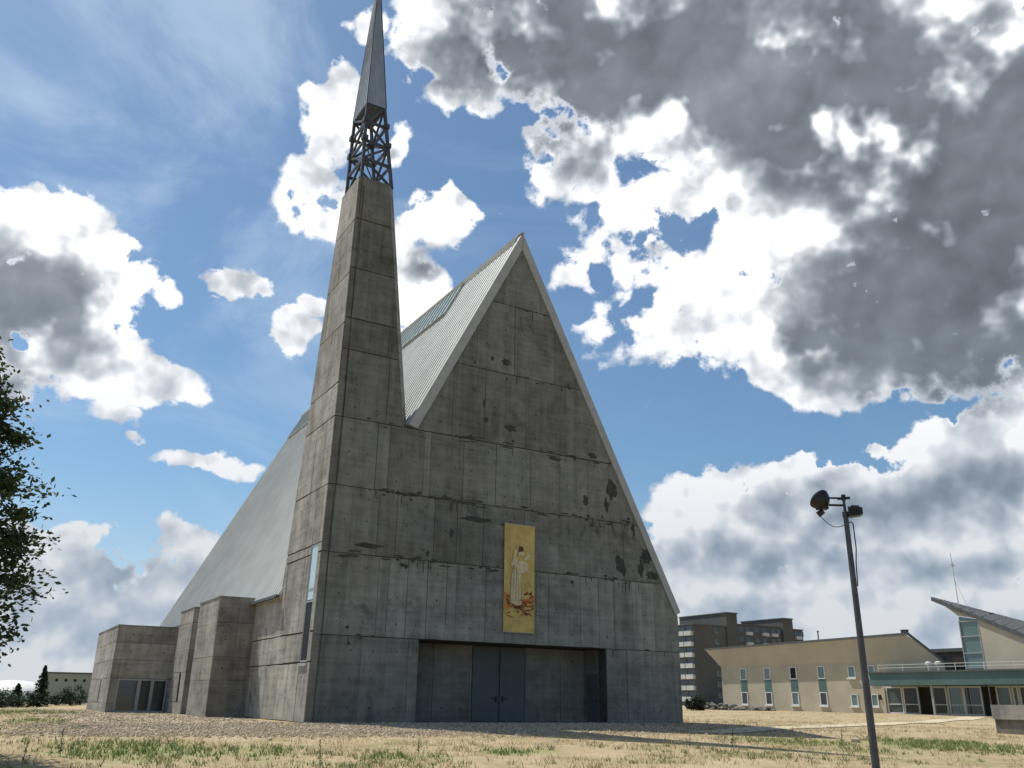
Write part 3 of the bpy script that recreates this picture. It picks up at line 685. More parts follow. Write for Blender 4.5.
# =================================================================== vegetation
def leaf(mb, p, size, rr, m=0, tone=None, flat=.5):
    d = Vector((rr.gauss(0, 1), rr.gauss(0, 1), rr.gauss(0, flat))).normalized(); u = Vector((rr.gauss(0, 1), rr.gauss(0, 1), rr.gauss(0, 1)))
    x = d * size; y = d.cross(u).normalized() * size * .5
    mb.face([p - x, p + y, p + x, p - y], m, rr.random() if tone is None else tone)
def broad_tree(name, loc, h, crown_r, crown_lo, seed, nclump, nleaf, lsize, mat, label, cat, group=None, spread=.75, csz=(.35, .85), taper=.8):
    root = thing(name, label, cat, loc, 0, group); rr = random.Random(seed)
    tr = MB(); pts = [Vector((rr.uniform(-.12, .12) * k, rr.uniform(-.12, .12) * k, h * .93 * k / 7)) for k in range(8)]
    r0 = h * .017
    for k in range(7): tr.tube(pts[k], pts[k + 1], r0 * (1 - k / 7.6), r0 * (1 - (k + 1) / 7.6), 9)
    cl = []
    for i in range(nclump):
        q = rr.random() ** .9; z = crown_lo + (h - crown_lo) * q
        prof = (math.sin(math.pi * min(1, (q * .92 + .1)) ** taper)) ** .8
        a = rr.uniform(0, 6.283); R = crown_r * prof * (rr.random() ** .45)
        c = Vector((R * math.cos(a), R * math.sin(a), z)); cl.append((c, rr.uniform(*csz)))
        k = min(6, max(1, int((z - R * .5) / (h * .93) * 7))); b = pts[k]
        mid = b.lerp(c, .5) + Vector((0, 0, .1 * R)); w_ = .012 * h * .35 * (.35 + R / crown_r * .5)
        tr.tube(b, mid, w_ * .6, w_ * .35, 5, caps=False); tr.tube(mid, c, w_ * .35, w_ * .1, 5, caps=False)
    tr.build('trunk', BARK, root, smooth_=True)
    cr = MB()
    for c, sz in cl:
        axis = Vector((c.x, c.y, .25 * sz)); axis = axis.normalized() if axis.length > .01 else Vector((1, 0, 0))
        tone0 = rr.uniform(0, .5)
        for j in range(nleaf):
            g = Vector((rr.gauss(0, .5), rr.gauss(0, .5), rr.gauss(0, .32))) * sz + axis * sz * rr.uniform(-.5, .9)
            leaf(cr, c + g, lsize * rr.uniform(.6, 1.25), rr, 0, min(1, tone0 + rr.random() * .5))
    cr.build('crown', mat, root, fix=False)
    return root
broad_tree('broadleaf_tree', polar(-34.1, 22.5), 8.6, 2.1, 1.6, 5, 300, 105, .078, LEAF, 'leafy broadleaf tree cut off by the left edge of the photo', 'tree', csz=(.22, .62))

def conifer(loc, h, r, seed, label, group):
    root = thing('conifer_tree', label, 'tree', loc, 0, group); rr = random.Random(seed)
    tr = MB(); tr.tube((0, 0, -.3), (0, 0, h), h * .018, .02, 8); tr.build('trunk', BARK, root)
    cr = MB(); n = int(10 * h)
    for i in range(n):
        q = i / n; z = h * (.05 + .95 * q); R = r * (1 - q) ** .85 * rr.uniform(.75, 1.15) + .05
        for b in range(6):
            a = rr.uniform(0, 6.283)
            for j in range(7):
                f = (j + .5) / 7; p = Vector((math.cos(a) * R * f, math.sin(a) * R * f, z - .22 * R * f + rr.uniform(-.1, .1)))
                leaf(cr, p, .17 * rr.uniform(.7, 1.4), rr, 0)
    cr.build('crown', NEEDLE, root, fix=False); return root
GL = 'conifers and bushes before the hall'
conifer(polar(-27.0, 150), 5.7, 1.7, 1, 'tallest dark conifer, standing at the left end of the beige hall', GL)
conifer(polar(-29.6, 150), 4.0, 1.9, 2, 'dark conifer nearest the left edge of the photo', GL)
conifer(polar(-28.15, 156), 3.3, 1.8, 3, 'small dark conifer in front of the white rounded roof', GL)
def bushy(loc, h, r, seed, label, group=None, mat=BUSH, n=26, ls=.14, nl=60):
    root = thing('bush', label, 'bush', loc, 0, group); rr = random.Random(seed); cr = MB(); st = MB()
    for i in range(n):
        a = rr.uniform(0, 6.283); R = r * rr.random() ** .5; z = h * (.12 + .78 * rr.random() * (1 - .45 * (R / r) ** 2)); c = Vector((R * math.cos(a), R * math.sin(a), z))
        st.tube((0, 0, -.2), c, .03, .01, 4, caps=False); sz = rr.uniform(.16, .3) * r; t0 = rr.uniform(0, .5)
        for j in range(nl):
            leaf(cr, c + Vector((rr.gauss(0, .6), rr.gauss(0, .6), rr.gauss(0, .5))) * sz, ls * rr.uniform(.6, 1.3), rr, 0, min(1, t0 + .5 * rr.random()))
    cr.build('crown', mat, root, fix=False); st.build('stem', BARK, root); return root
bushy(polar(-25.35, 150), 3.1, 2.0, 11, 'rounded dark bush in front of the right half of the beige hall', GL)
bushy(polar(-26.0, 156), 1.6, 1.6, 12, 'low dark bush beside the pale railing', GL)
bushy(polar(-28.75, 148), 2.6, 2.2, 13, 'broad dark bush between the left-edge conifer and the small conifer', GL, NEEDLE, 34)
bushy(polar(-27.6, 149), 2.5, 2.0, 14, 'broad dark bush close beside the tallest conifer', GL, NEEDLE, 34)
bushy(polar(-29.3, 140), 1.9, 1.8, 15, 'lighter green bush under the left-edge conifer', GL, BUSH, 26)
GR = 'bushes beside the flats'
bushy(W(96, 73.5, .1), 1.95, 1.25, 16, 'dark rounded bush at the left end of the beige house', GR)
bushy(polar(11.6, 112), 1.7, 1.1, 17, 'low bright bush at the foot of the flats beside the church corner', GR)
bushy(W(97.5, 71, .1), 1.1, 1.0, 18, 'small low bush just right of the dark rounded bush', GR)

# debris heap before the parish house
def rock(mb, c, r, rr, m=0):
    bm = bmesh.new(); bmesh.ops.create_icosphere(bm, subdivisions=1, radius=1)
    sx, sy, sz = rr.uniform(.7, 1.3), rr.uniform(.6, 1.2), rr.uniform(.4, .8)
    vs = [Vector((v.co.x * sx, v.co.y * sy, v.co.z * sz)) * r * rr.uniform(.75, 1.15) + c for v in bm.verts]
    i = len(mb.v); mb.v += vs; t_ = rr.uniform(.6, 1.3)
    for f in bm.faces: mb.f.append(tuple(i + v.index for v in f.verts)); mb.m.append(m); mb.t.append(t_)
    bm.free()
RUBB = plain('rubble_grey', (0.16, 0.155, 0.14), 0.95, var=0.4, scale=3)
mb = MB(); rr = random.Random(21)
for i in range(260):
    t = rr.uniform(56, 71); q = rr.gauss(0, .6); p = W(96 + q, t, .1); p.z = ground_z(p.x, p.y) + max(0, rr.random() * .8 * (1 - abs(q) / 1.6)) * (1.1 if t > 64 else .5)
    rock(mb, p, rr.uniform(.12, .34), rr)
tag(mb.build('rubble_heap', RUBB), 'grey heap of rubble and earth along the foot of the beige house', 'rubble', kind='stuff')

# =================================================================== FLOODLIGHT POLE
base = polar(21.52, 18.97)
lp = thing('floodlight_pole', 'slender leaning grey pole with a black round floodlight and a boxy one at its top', 'lamp post', base, 0)
R_ = Vector((base.x, base.y, 0)).normalized(); SR = Vector((R_.y, -R_.x, 0))     # to the right, across the view
ht = .6 + .75 * 6.85 - base.z; hz = lambda zo: .6 + .75 * zo - base.z
mb = MB(); mb.tube((0, 0, -.3), (0, 0, hz(6.35)), .078, .05, 16); mb.tube((0, 0, hz(6.35)), (0, 0, hz(6.86)), .028, .028, 12)
mb.tube((0, 0, hz(6.28)), (0, 0, hz(6.42)), .062, .062, 14); mb.build('pole', GALV, lp, smooth_=False)
mb = MB(); mb.beam(SR * -.12 + Z * hz(6.80), SR * .13 + Z * hz(6.80), .05, .05); mb.tube((0, 0, hz(6.74)), (0, 0, hz(6.9)), .045, .045, 10)
mb.beam(Z * hz(6.8), SR * -.3 + Z * hz(6.82) + R_ * -.06, .035); mb.beam(Z * hz(6.6), SR * -.3 + Z * hz(6.62) + R_ * -.06, .04)
mb.build('bracket', BLACKM, lp)
C0 = SR * -.46 + Z * hz(6.79); ax = (SR * -.62 + R_ * .35 + Z * .70).normalized()
mb = MB()
prof = [(-.17, .05), (-.155, .11), (-.10, .165), (-.03, .205), (.03, .225), (.06, .225), (.075, .205)]
for (a, r0), (b, r1) in zip(prof[:-1], prof[1:]): mb.tube(C0 + ax * a, C0 + ax * b, r0, r1, 20, caps=False)
mb.face([C0 + ax * .07 + (ax.cross(Z).normalized() * math.cos(q) + ax.cross(ax.cross(Z).normalized()) * math.sin(q)) * .205 for q in [6.283 * k / 20 for k in range(20)]])
mb.box(C0.x - .09, C0.x + .13, C0.y - .08, C0.y + .08, C0.z - .20, C0.z - .06)
mb.build('round_floodlight', BLACKM, lp)
mb = MB(); c = C0 + SR * -.0 + Z * -.27 + SR * -.02; a2 = (SR * -.8 + Z * -.5).normalized(); mb.tube(c - a2 * .07, c + a2 * .07, .055, .065, 12); mb.beam(C0 + Z * -.15, c, .04); mb.build('sensor', BLACKM, lp)
mb = MB(); c = SR * .2 + Z * hz(6.40)
for (x0, x1, z0, z1, dd) in ((-.14, .09, -.10, .10, .11), (.09, .14, -.07, .09, .09), (-.08, .08, .10, .13, .08)):
    mb.prism([c + SR * x0 + Z * z0 - R_ * dd, c + SR * x1 + Z * (z0 + .02) - R_ * dd, c + SR * x1 + Z * (z1 - .02) - R_ * dd, c + SR * x0 + Z * z1 - R_ * dd], R_ * 2 * dd)
for k in range(6): mb.beam(c + SR * (-.12 + k * .04) - R_ * .12 - Z * .08, c + SR * (-.12 + k * .04) - R_ * .12 + Z * .08, .01, .03)
mb.build('box_floodlight', BLACKM, lp)
mb = MB()
def cable(pts, r=.008):
    for a, b in zip(pts[:-1], pts[1:]): mb.tube(a, b, r, r, 6, caps=False)
a, b = C0 + SR * -.04 + Z * -.33, SR * -.05 + Z * hz(6.05)
cable([a.lerp(b, k / 12) + Z * (-.12 * math.sin(math.pi * k / 12)) for k in range(13)])
cable([SR * .05 + Z * hz(6.12), SR * .10 + Z * hz(6.13), SR * .125 + Z * hz(6.05), SR * .125 + Z * hz(5.4), SR * .09 + Z * hz(5.0), SR * .07 + Z * hz(4.4)], .012)
mb.build('cable', BLACKM, lp)

# =================================================================== GROUND
def in_view(x, y, m=6):
    a = math.degrees(math.atan2(x, y)); return -33 - m < a < 31 + m
azs = [-180 + k * 6 for k in range(24)] + [-38 + k * .5 for k in range(153)] + [42 + k * 6 for k in range(23)]
Rs = [0.0] + [2 * 1.035 ** k for k in range(212)]
Rs = [r for r in Rs if r < 2600]
mbv = []; mbf = []
for R in Rs[1:]:
    for a in azs:
        x, y = R * math.sin(rad(a)), R * math.cos(rad(a)); mbv.append((x, y, ground_z(x, y)))
na = len(azs)
for i in range(len(Rs) - 2):
    for k in range(na):
        l = (k + 1) % na; mbf.append((i * na + k, (i + 1) * na + k, (i + 1) * na + l, i * na + l))
ci = len(mbv); mbv.append((0, 0, ground_z(0, 0)))
for k in range(na): mbf.append((ci, k, (k + 1) % na))
me = bpy.data.meshes.new('ground'); me.from_pydata(mbv, [], mbf)
bm = bmesh.new(); bm.from_mesh(me); bmesh.ops.recalc_face_normals(bm, faces=bm.faces)
if sum(f.normal.z for f in bm.faces) < 0: bmesh.ops.reverse_faces(bm, faces=bm.faces)
bm.to_mesh(me); bm.free(); me.polygons.foreach_set('use_smooth', [True] * len(me.polygons))
ground = bpy.data.objects.new('ground', me); col.objects.link(ground); tag(ground, 'dry sandy ground with sparse yellowed grass', kind='structure')

# what grows where (azimuth deg, distance m, half-width deg, half-depth m, strength)
GRASS = [(-12.4, 21.0, 15.67, 2.1, 0.42), (17.42, 26.3, 13.23, 2.8, 0.3), (25.49, 36.8, 5.28, 3.9, 1.0), (17.52, 34.5, 4.38, 2.5, 0.8), (-21.37, 23.3, 5.2, 2.7, 0.95), (-15.05, 23.5, 3.47, 2.0, 0.7), (-7.39, 22.4, 1.57, 1.6, 0.9), (-4.67, 22.6, 1.52, 1.4, 0.7), (-0.09, 24.7, 1.96, 1.3, 1.0), (2.36, 25.8, 1.22, 1.4, 0.8), (-27.82, 62.1, 2.98, 9.6, 0.8), (-25.55, 25.5, 3.06, 1.3, 0.5), (9.34, 26.7, 3.55, 1.9, 0.35), (25.41, 30.6, 2.94, 2.3, 0.5), (-27.24, 40.5, 1.98, 4.1, 0.5), (21.3, 30.9, 2.11, 2.4, 0.6), (6.91, 22.9, 3.59, 1.4, 0.3)]
def pgrass(x, y):
    a = math.degrees(math.atan2(x, y)); r = math.hypot(x, y); v = 0
    for A, Rr, da, dr, w in GRASS:
        q = ((a - A) / da) ** 2 + ((r - Rr) / dr) ** 2
        if q < 1.6: v = max(v, w * (1 - q / 1.6))
    return v
def gravel(x, y):
    s, t = ST(x, y)
    if s > -1 : d = smooth(-17, -10, t) * smooth(.1, -.6, t) * smooth(33, 15, s)
    else: d = smooth(-16, -9, s + max(0, -t) * .25) * smooth(-17, -11, t) * smooth(60, 35, t)
    return d
cg = me.attributes.new('green', 'FLOAT', 'POINT'); cv = me.attributes.new('gravel', 'FLOAT', 'POINT')
cg.data.foreach_set('value', [pgrass(v[0], v[1]) if in_view(v[0], v[1]) else .2 for v in mbv])
cv.data.foreach_set('value', [gravel(v[0], v[1]) for v in mbv])
m, nt, b = new_mat('sandy_ground')
tc = N(nt, 'ShaderNodeTexCoord').outputs['Object']
n1 = noise_n(nt, tc, .16, 6, .65); n2 = noise_n(nt, tc, 1.1, 6, .7); n3 = noise_n(nt, tc, 7, 5, .75)
c = mixc(nt, ramp(nt, n1, .38, .62), (.40, .31, .19), (.32, .25, .145))
c = mixc(nt, ramp(nt, n2, .45, .62), c, (.42, .34, .22))
c = mixc(nt, ramp(nt, noise_n(nt, tc, .5, 7, .7, (1, 1, 1), .4), .5, .62, 0, .75), c, (.24, .21, .10))
c = mixc(nt, ramp(nt, n3, .5, .66, 0, .6), c, (.22, .165, .09))
ag = N(nt, 'ShaderNodeAttribute', attribute_name='green').outputs['Fac']
gm = math_n(nt, 'MULTIPLY', ramp(nt, math_n(nt, 'ADD', ag, math_n(nt, 'MULTIPLY', math_n(nt, 'SUBTRACT', n2, .5), 1.6)), .25, .8), .62)
c = mixc(nt, gm, c, (.20, .235, .08))
av = N(nt, 'ShaderNodeAttribute', attribute_name='gravel').outputs['Fac']
vo = N(nt, 'ShaderNodeTexVoronoi'); nt.links.new(tc, vo.inputs['Vector']); vo.inputs['Scale'].default_value = 6
gc = mixc(nt, ramp(nt, vo.outputs['Distance'], .1, .6), (.46, .38, .27), (.26, .205, .14)); gc = mixc(nt, ramp(nt, n3, .4, .65, 0, .5), gc, (.5, .42, .31))
c = mixc(nt, ramp(nt, math_n(nt, 'ADD', av, math_n(nt, 'MULTIPLY', math_n(nt, 'SUBTRACT', n2, .5), 1.2)), .35, .7), c, gc)
nt.links.new(c, b.inputs['Base Color']); b.inputs['Roughness'].default_value = .95; b.inputs['Specular IOR Level'].default_value = .15
bump(nt, math_n(nt, 'ADD', n3, n2), b, .7, .06); me.materials.append(m)

# trodden sandy path to the parish house
PATHP = [(43.35, 82.55), (34.31, 69.74), (26.7, 59.61), (21.68, 53.64), (17.16, 49.07), (13.1, 44.34), (10.03, 39.84), (7.74, 37.12)]
PATHM = plain('path_sand', (0.47, 0.40, 0.28), .95, var=.12, scale=1.0)
mb = MB(); pts = [Vector(p) for p in PATHP]; fine_ = []
for a, b_ in zip(pts[:-1], pts[1:]):
    k_ = max(2, int((b_ - a).length / 1.0)); fine_ += [a.lerp(b_, k / k_) for k in range(k_)]
fine_.append(pts[-1]); edge = []
for i, p in enumerate(fine_):
    d = (fine_[min(i + 1, len(fine_) - 1)] - fine_[max(i - 1, 0)]).normalized(); nn = Vector((-d.y, d.x)); w_ = .95 + .35 * noise.noise(Vector((i * .2, 0, 0)))
    row = []
    for q in (-1, -.5, 0, .5, 1):
        x, y = p.x + nn.x * w_ * q, p.y + nn.y * w_ * q; row.append(Vector((x, y, ground_z(x, y) + .03)))
    edge.append(row)
for r0, r1 in zip(edge[:-1], edge[1:]):
    for k in range(4): mb.face([r0[k], r0[k + 1], r1[k + 1], r1[k]])
tag(mb.build('path', PATHM), 'pale trodden sand path leading to the glazed entrance', kind='structure')

# rubble gravel round the church
mb = MB(); rr = random.Random(31); n_ = 0
STONE = new_mat('gravel_stone'); m, nt, b = STONE
at = N(nt, 'ShaderNodeAttribute', attribute_name='tone').outputs['Fac']
nt.links.new(mixc(nt, at, (.24, .19, .13), (.52, .43, .31)), b.inputs['Base Color']); b.inputs['Roughness'].default_value = .95
TET = [Vector((1, 0, -.6)), Vector((-.5, .87, -.6)), Vector((-.5, -.87, -.6)), Vector((.35, -.5, .55)), Vector((.35, .5, .5)), Vector((-.6, 0, .6))]
TF = [(0, 2, 3), (0, 3, 4), (0, 4, 1), (1, 4, 5), (1, 5, 2), (2, 5, 3), (3, 5, 4)]
while n_ < 26000:
    s, t = rr.uniform(-22, 32), rr.uniform(-18, 42) if rr.random() < .5 else rr.uniform(-16, 0)
    if (s > -.3 and t > -.3) or (s > -2.9 and 13 < t < 29) or (s > -7.4 and 29 < t < 45): continue
    p = W(s, t); g = gravel(p.x, p.y)
    if rr.random() > g * (.35 + .9 * max(0, .5 + noise.noise(Vector((p.x * .5, p.y * .5, 0))))): continue
    z = ground_z(p.x, p.y); R = rr.uniform(.02, .055) * (1.8 if rr.random() < .05 else 1); a = rr.uniform(0, 6.28); ca, sa = math.cos(a), math.sin(a)
    i = len(mb.v); e = rr.uniform(.7, 1.4)
    for v in TET: mb.v.append(Vector((p.x + (v.x * ca * e - v.y * sa) * R, p.y + (v.x * sa * e + v.y * ca) * R, z + v.z * R * .7 + R * .25)))
    t_ = rr.random()
    for f in TF: mb.f.append(tuple(i + q for q in f)); mb.m.append(0); mb.t.append(t_)
    n_ += 1
tag(mb.build('gravel', STONE[0], fix=False), 'pale rubble gravel strewn along the foot of the church', 'gravel', kind='stuff')

# single bigger stones
for i, (a, R, r, lab) in enumerate([(-24.6, 33.5, .16, 'dark fist-sized stone on the sand at the lower left'), (-14.3, 27.0, .10, 'small pale stone left of the church corner'), (20.6, 36, .17, 'flat pale stone on the grass left of the pole')]):
    mb = MB(); q = polar(a, R); rock(mb, Vector((0, 0, r * .25)), r, random.Random(60 + i)); o = mb.build('stone', RUBB if i == 0 else PATHM); o.location = q
    tag(o, lab, 'stone')

# grass
gg = MB(); dg = MB(); rr = random.Random(41)
def blade(mb, p, h, w, lean, tone):
    a = rr.uniform(0, 6.283); d = Vector((math.cos(a), math.sin(a), 0)); l = rr.uniform(0, 6.283); q = Vector((math.cos(l), math.sin(l), 0)) * lean * h
    m_ = p + q * .35 + Z * h * .6; tp = p + q + Z * h
    mb.face([p - d * w, p + d * w, m_ + d * w * .7, m_ - d * w * .7], 0, tone); mb.face([m_ - d * w * .7, m_ + d * w * .7, tp], 0, tone)
cnt = 0
while cnt < 24000:
    a = rr.uniform(-34, 34); R = rr.uniform(18, 62) if rr.random() < .85 else rr.uniform(62, 110)
    x, y = R * math.sin(rad(a)), R * math.cos(rad(a)); s, t = ST(x, y)
    if t > -.5 and -8 < s < 29: continue
    nz_ = noise.noise(Vector((x * .35, y * .35, 1.7))) + .5 * noise.noise(Vector((x * 1.3, y * 1.3, 4)))
    g = pgrass(x, y); gv = gravel(x, y)
    pg = max(0, g * 1.3 + nz_ * .55 - .18); pd = max(0, .35 + nz_ * .7) * (1 - .9 * gv)
    cnt += 1
    z = ground_z(x, y); p = Vector((x, y, z - .01))
    if rr.random() < pg:
        for k in range(rr.randint(4, 8)):
            o = Vector((rr.gauss(0, .06), rr.gauss(0, .06), 0)); blade(gg, p + o, rr.uniform(.04, .13) * (1 + .5 * g), rr.uniform(.006, .014), .7, rr.random())
    if rr.random() < pd:
        for k in range(rr.randint(3, 6)):
            o = Vector((rr.gauss(0, .09), rr.gauss(0, .09), 0)); blade(dg, p + o, rr.uniform(.05, .17), rr.uniform(.004, .010), .7, rr.random())
tag(gg.build('green_grass', GRASSM, fix=False), 'patches of short green grass on the dry sand', 'grass', kind='stuff')
tag(dg.build('dry_grass', STRAW, fix=False), 'sparse yellow dried grass over the sandy ground', 'grass', kind='stuff')
def weed(az, R, h, seed, label):
    root = thing('weed_plant', label, 'weed', polar(az, R), 0, 'tall weeds on the sandy ground'); q = random.Random(seed)
    st = MB(); lf = MB(); top = Vector((q.uniform(-.06, .06), q.uniform(-.06, .06), h)); st.tube((0, 0, -.03), top, .008, .004, 6)
    for i in range(int(60 * h / .5)):
        f = q.uniform(.08, 1); c = top * f; a = q.uniform(0, 6.283); d = Vector((math.cos(a), math.sin(a), q.uniform(.1, .7))).normalized(); l = q.uniform(.05, .11) * (1.2 - .6 * f)
        sd = d.cross(Z).normalized() * l * .22; lf.face([c, c + d * l * .5 + sd, c + d * l, c + d * l * .5 - sd], 0, q.random() * .6)
    st.build('stem', BUSH, root); lf.build('foliage', GRASSM, root, fix=False)
for args in [(-11.2, 19.59, 0.55, 100, 'tall leafy weed at the bottom edge under the church corner'), (-5.4, 22.49, 0.42, 101, 'thin upright weed right of the green patch below the entrance'), (-25.45, 22.07, 0.55, 102, 'leaning tall weed at the lower left'), (13.6, 29.46, 0.5, 103, 'spindly weed right of the church shadow'), (19.83, 34.27, 0.5, 104, 'upright weed just left of the pole'), (-27.24, 20.64, 0.4, 105, 'low weed in the lower left corner'), (11.13, 28.65, 0.35, 106, 'thin weed on the sand below the church right corner')]: weed(*args)

# =================================================================== SKY (world nodes, laid out by azimuth and elevation)
w = bpy.data.worlds.new('World'); scn.world = w; w.use_nodes = True; nt = w.node_tree
for n in list(nt.nodes): nt.nodes.remove(n)
out = N(nt, 'ShaderNodeOutputWorld'); bg = N(nt, 'ShaderNodeBackground'); nt.links.new(bg.outputs[0], out.inputs[0])
sd = (FS * -.21 + FT * .53 + Z).normalized(); EL = math.asin(sd.z); AZ = math.atan2(sd.x, sd.y)
sky = N(nt, 'ShaderNodeTexSky', sky_type='NISHITA', sun_disc=False, sun_elevation=EL, sun_rotation=AZ)
sky.air_density = 1.0; sky.dust_density = 0.6; sky.ozone_density = 1.6
gen = N(nt, 'ShaderNodeTexCoord').outputs['Generated']
sp = N(nt, 'ShaderNodeSeparateXYZ'); nt.links.new(gen, sp.inputs[0])
az = math_n(nt, 'MULTIPLY', math_n(nt, 'ARCTAN2', sp.outputs[0], sp.outputs[1]), 180 / math.pi)
el = math_n(nt, 'MULTIPLY', math_n(nt, 'ARCSINE', sp.outputs[2]), 180 / math.pi)
cb = N(nt, 'ShaderNodeCombineXYZ'); nt.links.new(az, cb.inputs[0]); nt.links.new(el, cb.inputs[1]); P0 = cb.outputs[0]
def vnoise(vec, scale, detail, amp, off=(0, 0, 0)):
    mp = N(nt, 'ShaderNodeMapping'); nt.links.new(vec, mp.inputs[0]); mp.inputs['Location'].default_value = off
    n = N(nt, 'ShaderNodeTexNoise'); nt.links.new(mp.outputs[0], n.inputs['Vector']); n.inputs['Scale'].default_value = scale; n.inputs['Detail'].default_value = detail; n.inputs['Roughness'].default_value = .6
    s_ = N(nt, 'ShaderNodeVectorMath', operation='SUBTRACT'); nt.links.new(n.outputs['Color'], s_.inputs[0]); s_.inputs[1].default_value = (.5, .5, .5)
    q = N(nt, 'ShaderNodeVectorMath', operation='SCALE'); nt.links.new(s_.outputs[0], q.inputs[0]); q.inputs['Scale'].default_value = amp
    return q.outputs[0]
def vadd(a, b):
    n = N(nt, 'ShaderNodeVectorMath', operation='ADD'); nt.links.new(a, n.inputs[0]); nt.links.new(b, n.inputs[1]); return n.outputs[0]
PW = vadd(vadd(P0, vnoise(gen, 9, 3, 3.0)), vnoise(gen, 30, 4, 1.8, (3, 5, 7)))
PS = vadd(P0, vnoise(gen, 7, 4, 6.0, (9, 1, 2)))
def blobs(lst, vec, top=1.9):
    acc = None
    for (a, e, ra, re, ro, wt) in lst:
        mp = N(nt, 'ShaderNodeMapping', vector_type='TEXTURE'); nt.links.new(vec, mp.inputs[0])
        mp.inputs['Location'].default_value = (a, e, 0); mp.inputs['Rotation'].default_value = (0, 0, ro); mp.inputs['Scale'].default_value = (ra, re, 1)
        gt = N(nt, 'ShaderNodeTexGradient', gradient_type='SPHERICAL'); nt.links.new(mp.outputs[0], gt.inputs[0])
        v = math_n(nt, 'MULTIPLY', gt.outputs['Fac'], wt)
        acc = v if acc is None else math_n(nt, 'MAXIMUM', acc, v)
    return math_n(nt, 'MINIMUM', acc, top)
COV = [(5.86, 35.33, 5.47, 3.71, 3.096, 1.6), (13.6, 26.59, 6.21, 3.94, -2.798, 1.8), (7.77, 24.34, 5.74, 3.29, 3.103, 1.6), (14.0, 31.65, 6.58, 4.99, 3.022, 1.6), (-27.51, 8.41, 5.75, 1.72, -3.059, 1.8), (-20.29, 8.7, 4.09, 2.17, -3.097, 1.8), (-28.34, 7.2, 6.13, 2.81, -3.085, 3.6), (-20.64, 7.05, 6.32, 2.97, -3.103, 2.2), (17.2, 40.86, 27.69, 8.45, 2.999, 5), (28.16, 33.58, 16.62, 9.66, 2.891, 5), (30.9, 25.27, 10.24, 9.27, 2.8, 5), (22.57, 22.43, 8.78, 5.9, 3.009, 5), (9.48, 30.23, 7.42, 4.79, 3.075, 2), (11.96, 23.14, 8.69, 4.57, -3.049, 2), (3.82, 27.4, 4.45, 2.95, 3.124, 1.6), (-5.11, 41.24, 7.81, 6.07, -3.102, 2.2), (2.72, 35.4, 5.27, 4.33, 1.587, 1.8), (23.95, 18.83, 7.52, 2.76, -3.079, 2), (6.58, 33.43, 3.84, 3.14, 3.08, 1.5), (17.94, 28.07, 7.52, 6.2, 1.496, 2), (25.86, 25.65, 8.04, 7.82, 2.608, 5), (3.53, 37.84, 4.81, 4.23, 3.088, 2), (19.96, 33.37, 8.45, 6.0, 2.964, 5), (-5.62, 30.01, 4.09, 2.93, -2.893, 1.8), (-6.52, 26.51, 3.66, 3.27, -3.09, 1.8), (-9.61, 28.57, 4.03, 2.9, -3.057, 1.8), (-14.38, 36.2, 4.99, 4.5, -2.991, 2), (-15.8, 31.7, 3.72, 3.6, 1.57, 2), (-12.74, 30.5, 3.8, 3.03, -3.023, 2), (-15.15, 37.9, 3.58, 2.23, -2.998, 2), (-9.33, 34.93, 2.34, 2.15, 1.661, 1.6), (-12.12, 41.78, 2.98, 1.51, -2.856, 1.6), (-31.68, 25.46, 6.7, 3.82, -3.098, 3.2), (-27.69, 24.72, 4.29, 2.74, -2.917, 3), (-23.98, 24.09, 2.37, 1.47, -2.957, 1.7), (-31.63, 21.31, 8.12, 5.79, -2.907, 4), (-25.33, 18.39, 6.8, 2.44, -3.061, 3), (-28.46, 19.57, 6.19, 3.93, -2.959, 3), (-25.52, 16.09, 2.8, 1.67, 2.889, 1.3), (-20.4, 13.8, 5.75, 1.37, -3.079, 1.7), (-19.62, 25.45, 3.58, 1.63, -3.117, 2.2), (-15.93, 23.06, 2.69, 2.19, 2.986, 2.2), (-14.48, 24.85, 2.06, 1.3, 2.958, 1.8), (-5.64, 30.46, 4.48, 3.25, -2.904, 2.4), (-7.23, 26.14, 4.08, 3.67, -3.085, 2.4), (-20.77, 24.26, 0.78, 0.56, -2.981, 1), (-24.7, 14.67, 1.38, 0.73, -3.028, 1.2), (-0.73, 31.48, 1.07, 0.9, -3.135, 1), (4.56, 27.58, 2.97, 1.96, 3.118, 1.2), (-27.26, 7.0, 7.28, 3.4, -3.091, 3.6), (-21.07, 8.04, 4.32, 2.87, -3.131, 2.2), (-25.16, 4.02, 13.69, 4.48, -3.107, 3.6), (-26.24, 1.24, 14.18, 2.68, -3.121, 3.6), (22.29, 10.38, 16.15, 6.32, 3.096, 5), (29.8, 14.2, 6.33, 4.64, 3.076, 3.6), (14.9, 8.53, 9.28, 5.87, -3.131, 3.6), (11.93, 11.44, 3.87, 3.19, -3.1, 1.8), (30.58, 18.8, 4.32, 3.21, 2.992, 2), (27.92, 17.89, 2.8, 1.55, 3.012, 1.6), (24.91, 12.91, 7.35, 3.6, 3.073, 2.2), (21.55, 4.22, 19.53, 5.16, 3.136, 5), (12.1, 3.69, 9.2, 4.19, -3.125, 3.6), (9.65, 18.86, 1.92, 1.05, 3.107, 1.3), (18.6, 9.04, 13.15, 4.88, 3.114, 3.6), (-18.1, 41.82, 1.08, 0.39, -2.971, 0.9), (-21.47, 23.26, 0.9, 0.44, -2.984, 0.8), (12.1, 14.33, 1.97, 0.78, 3.109, 0.8)]
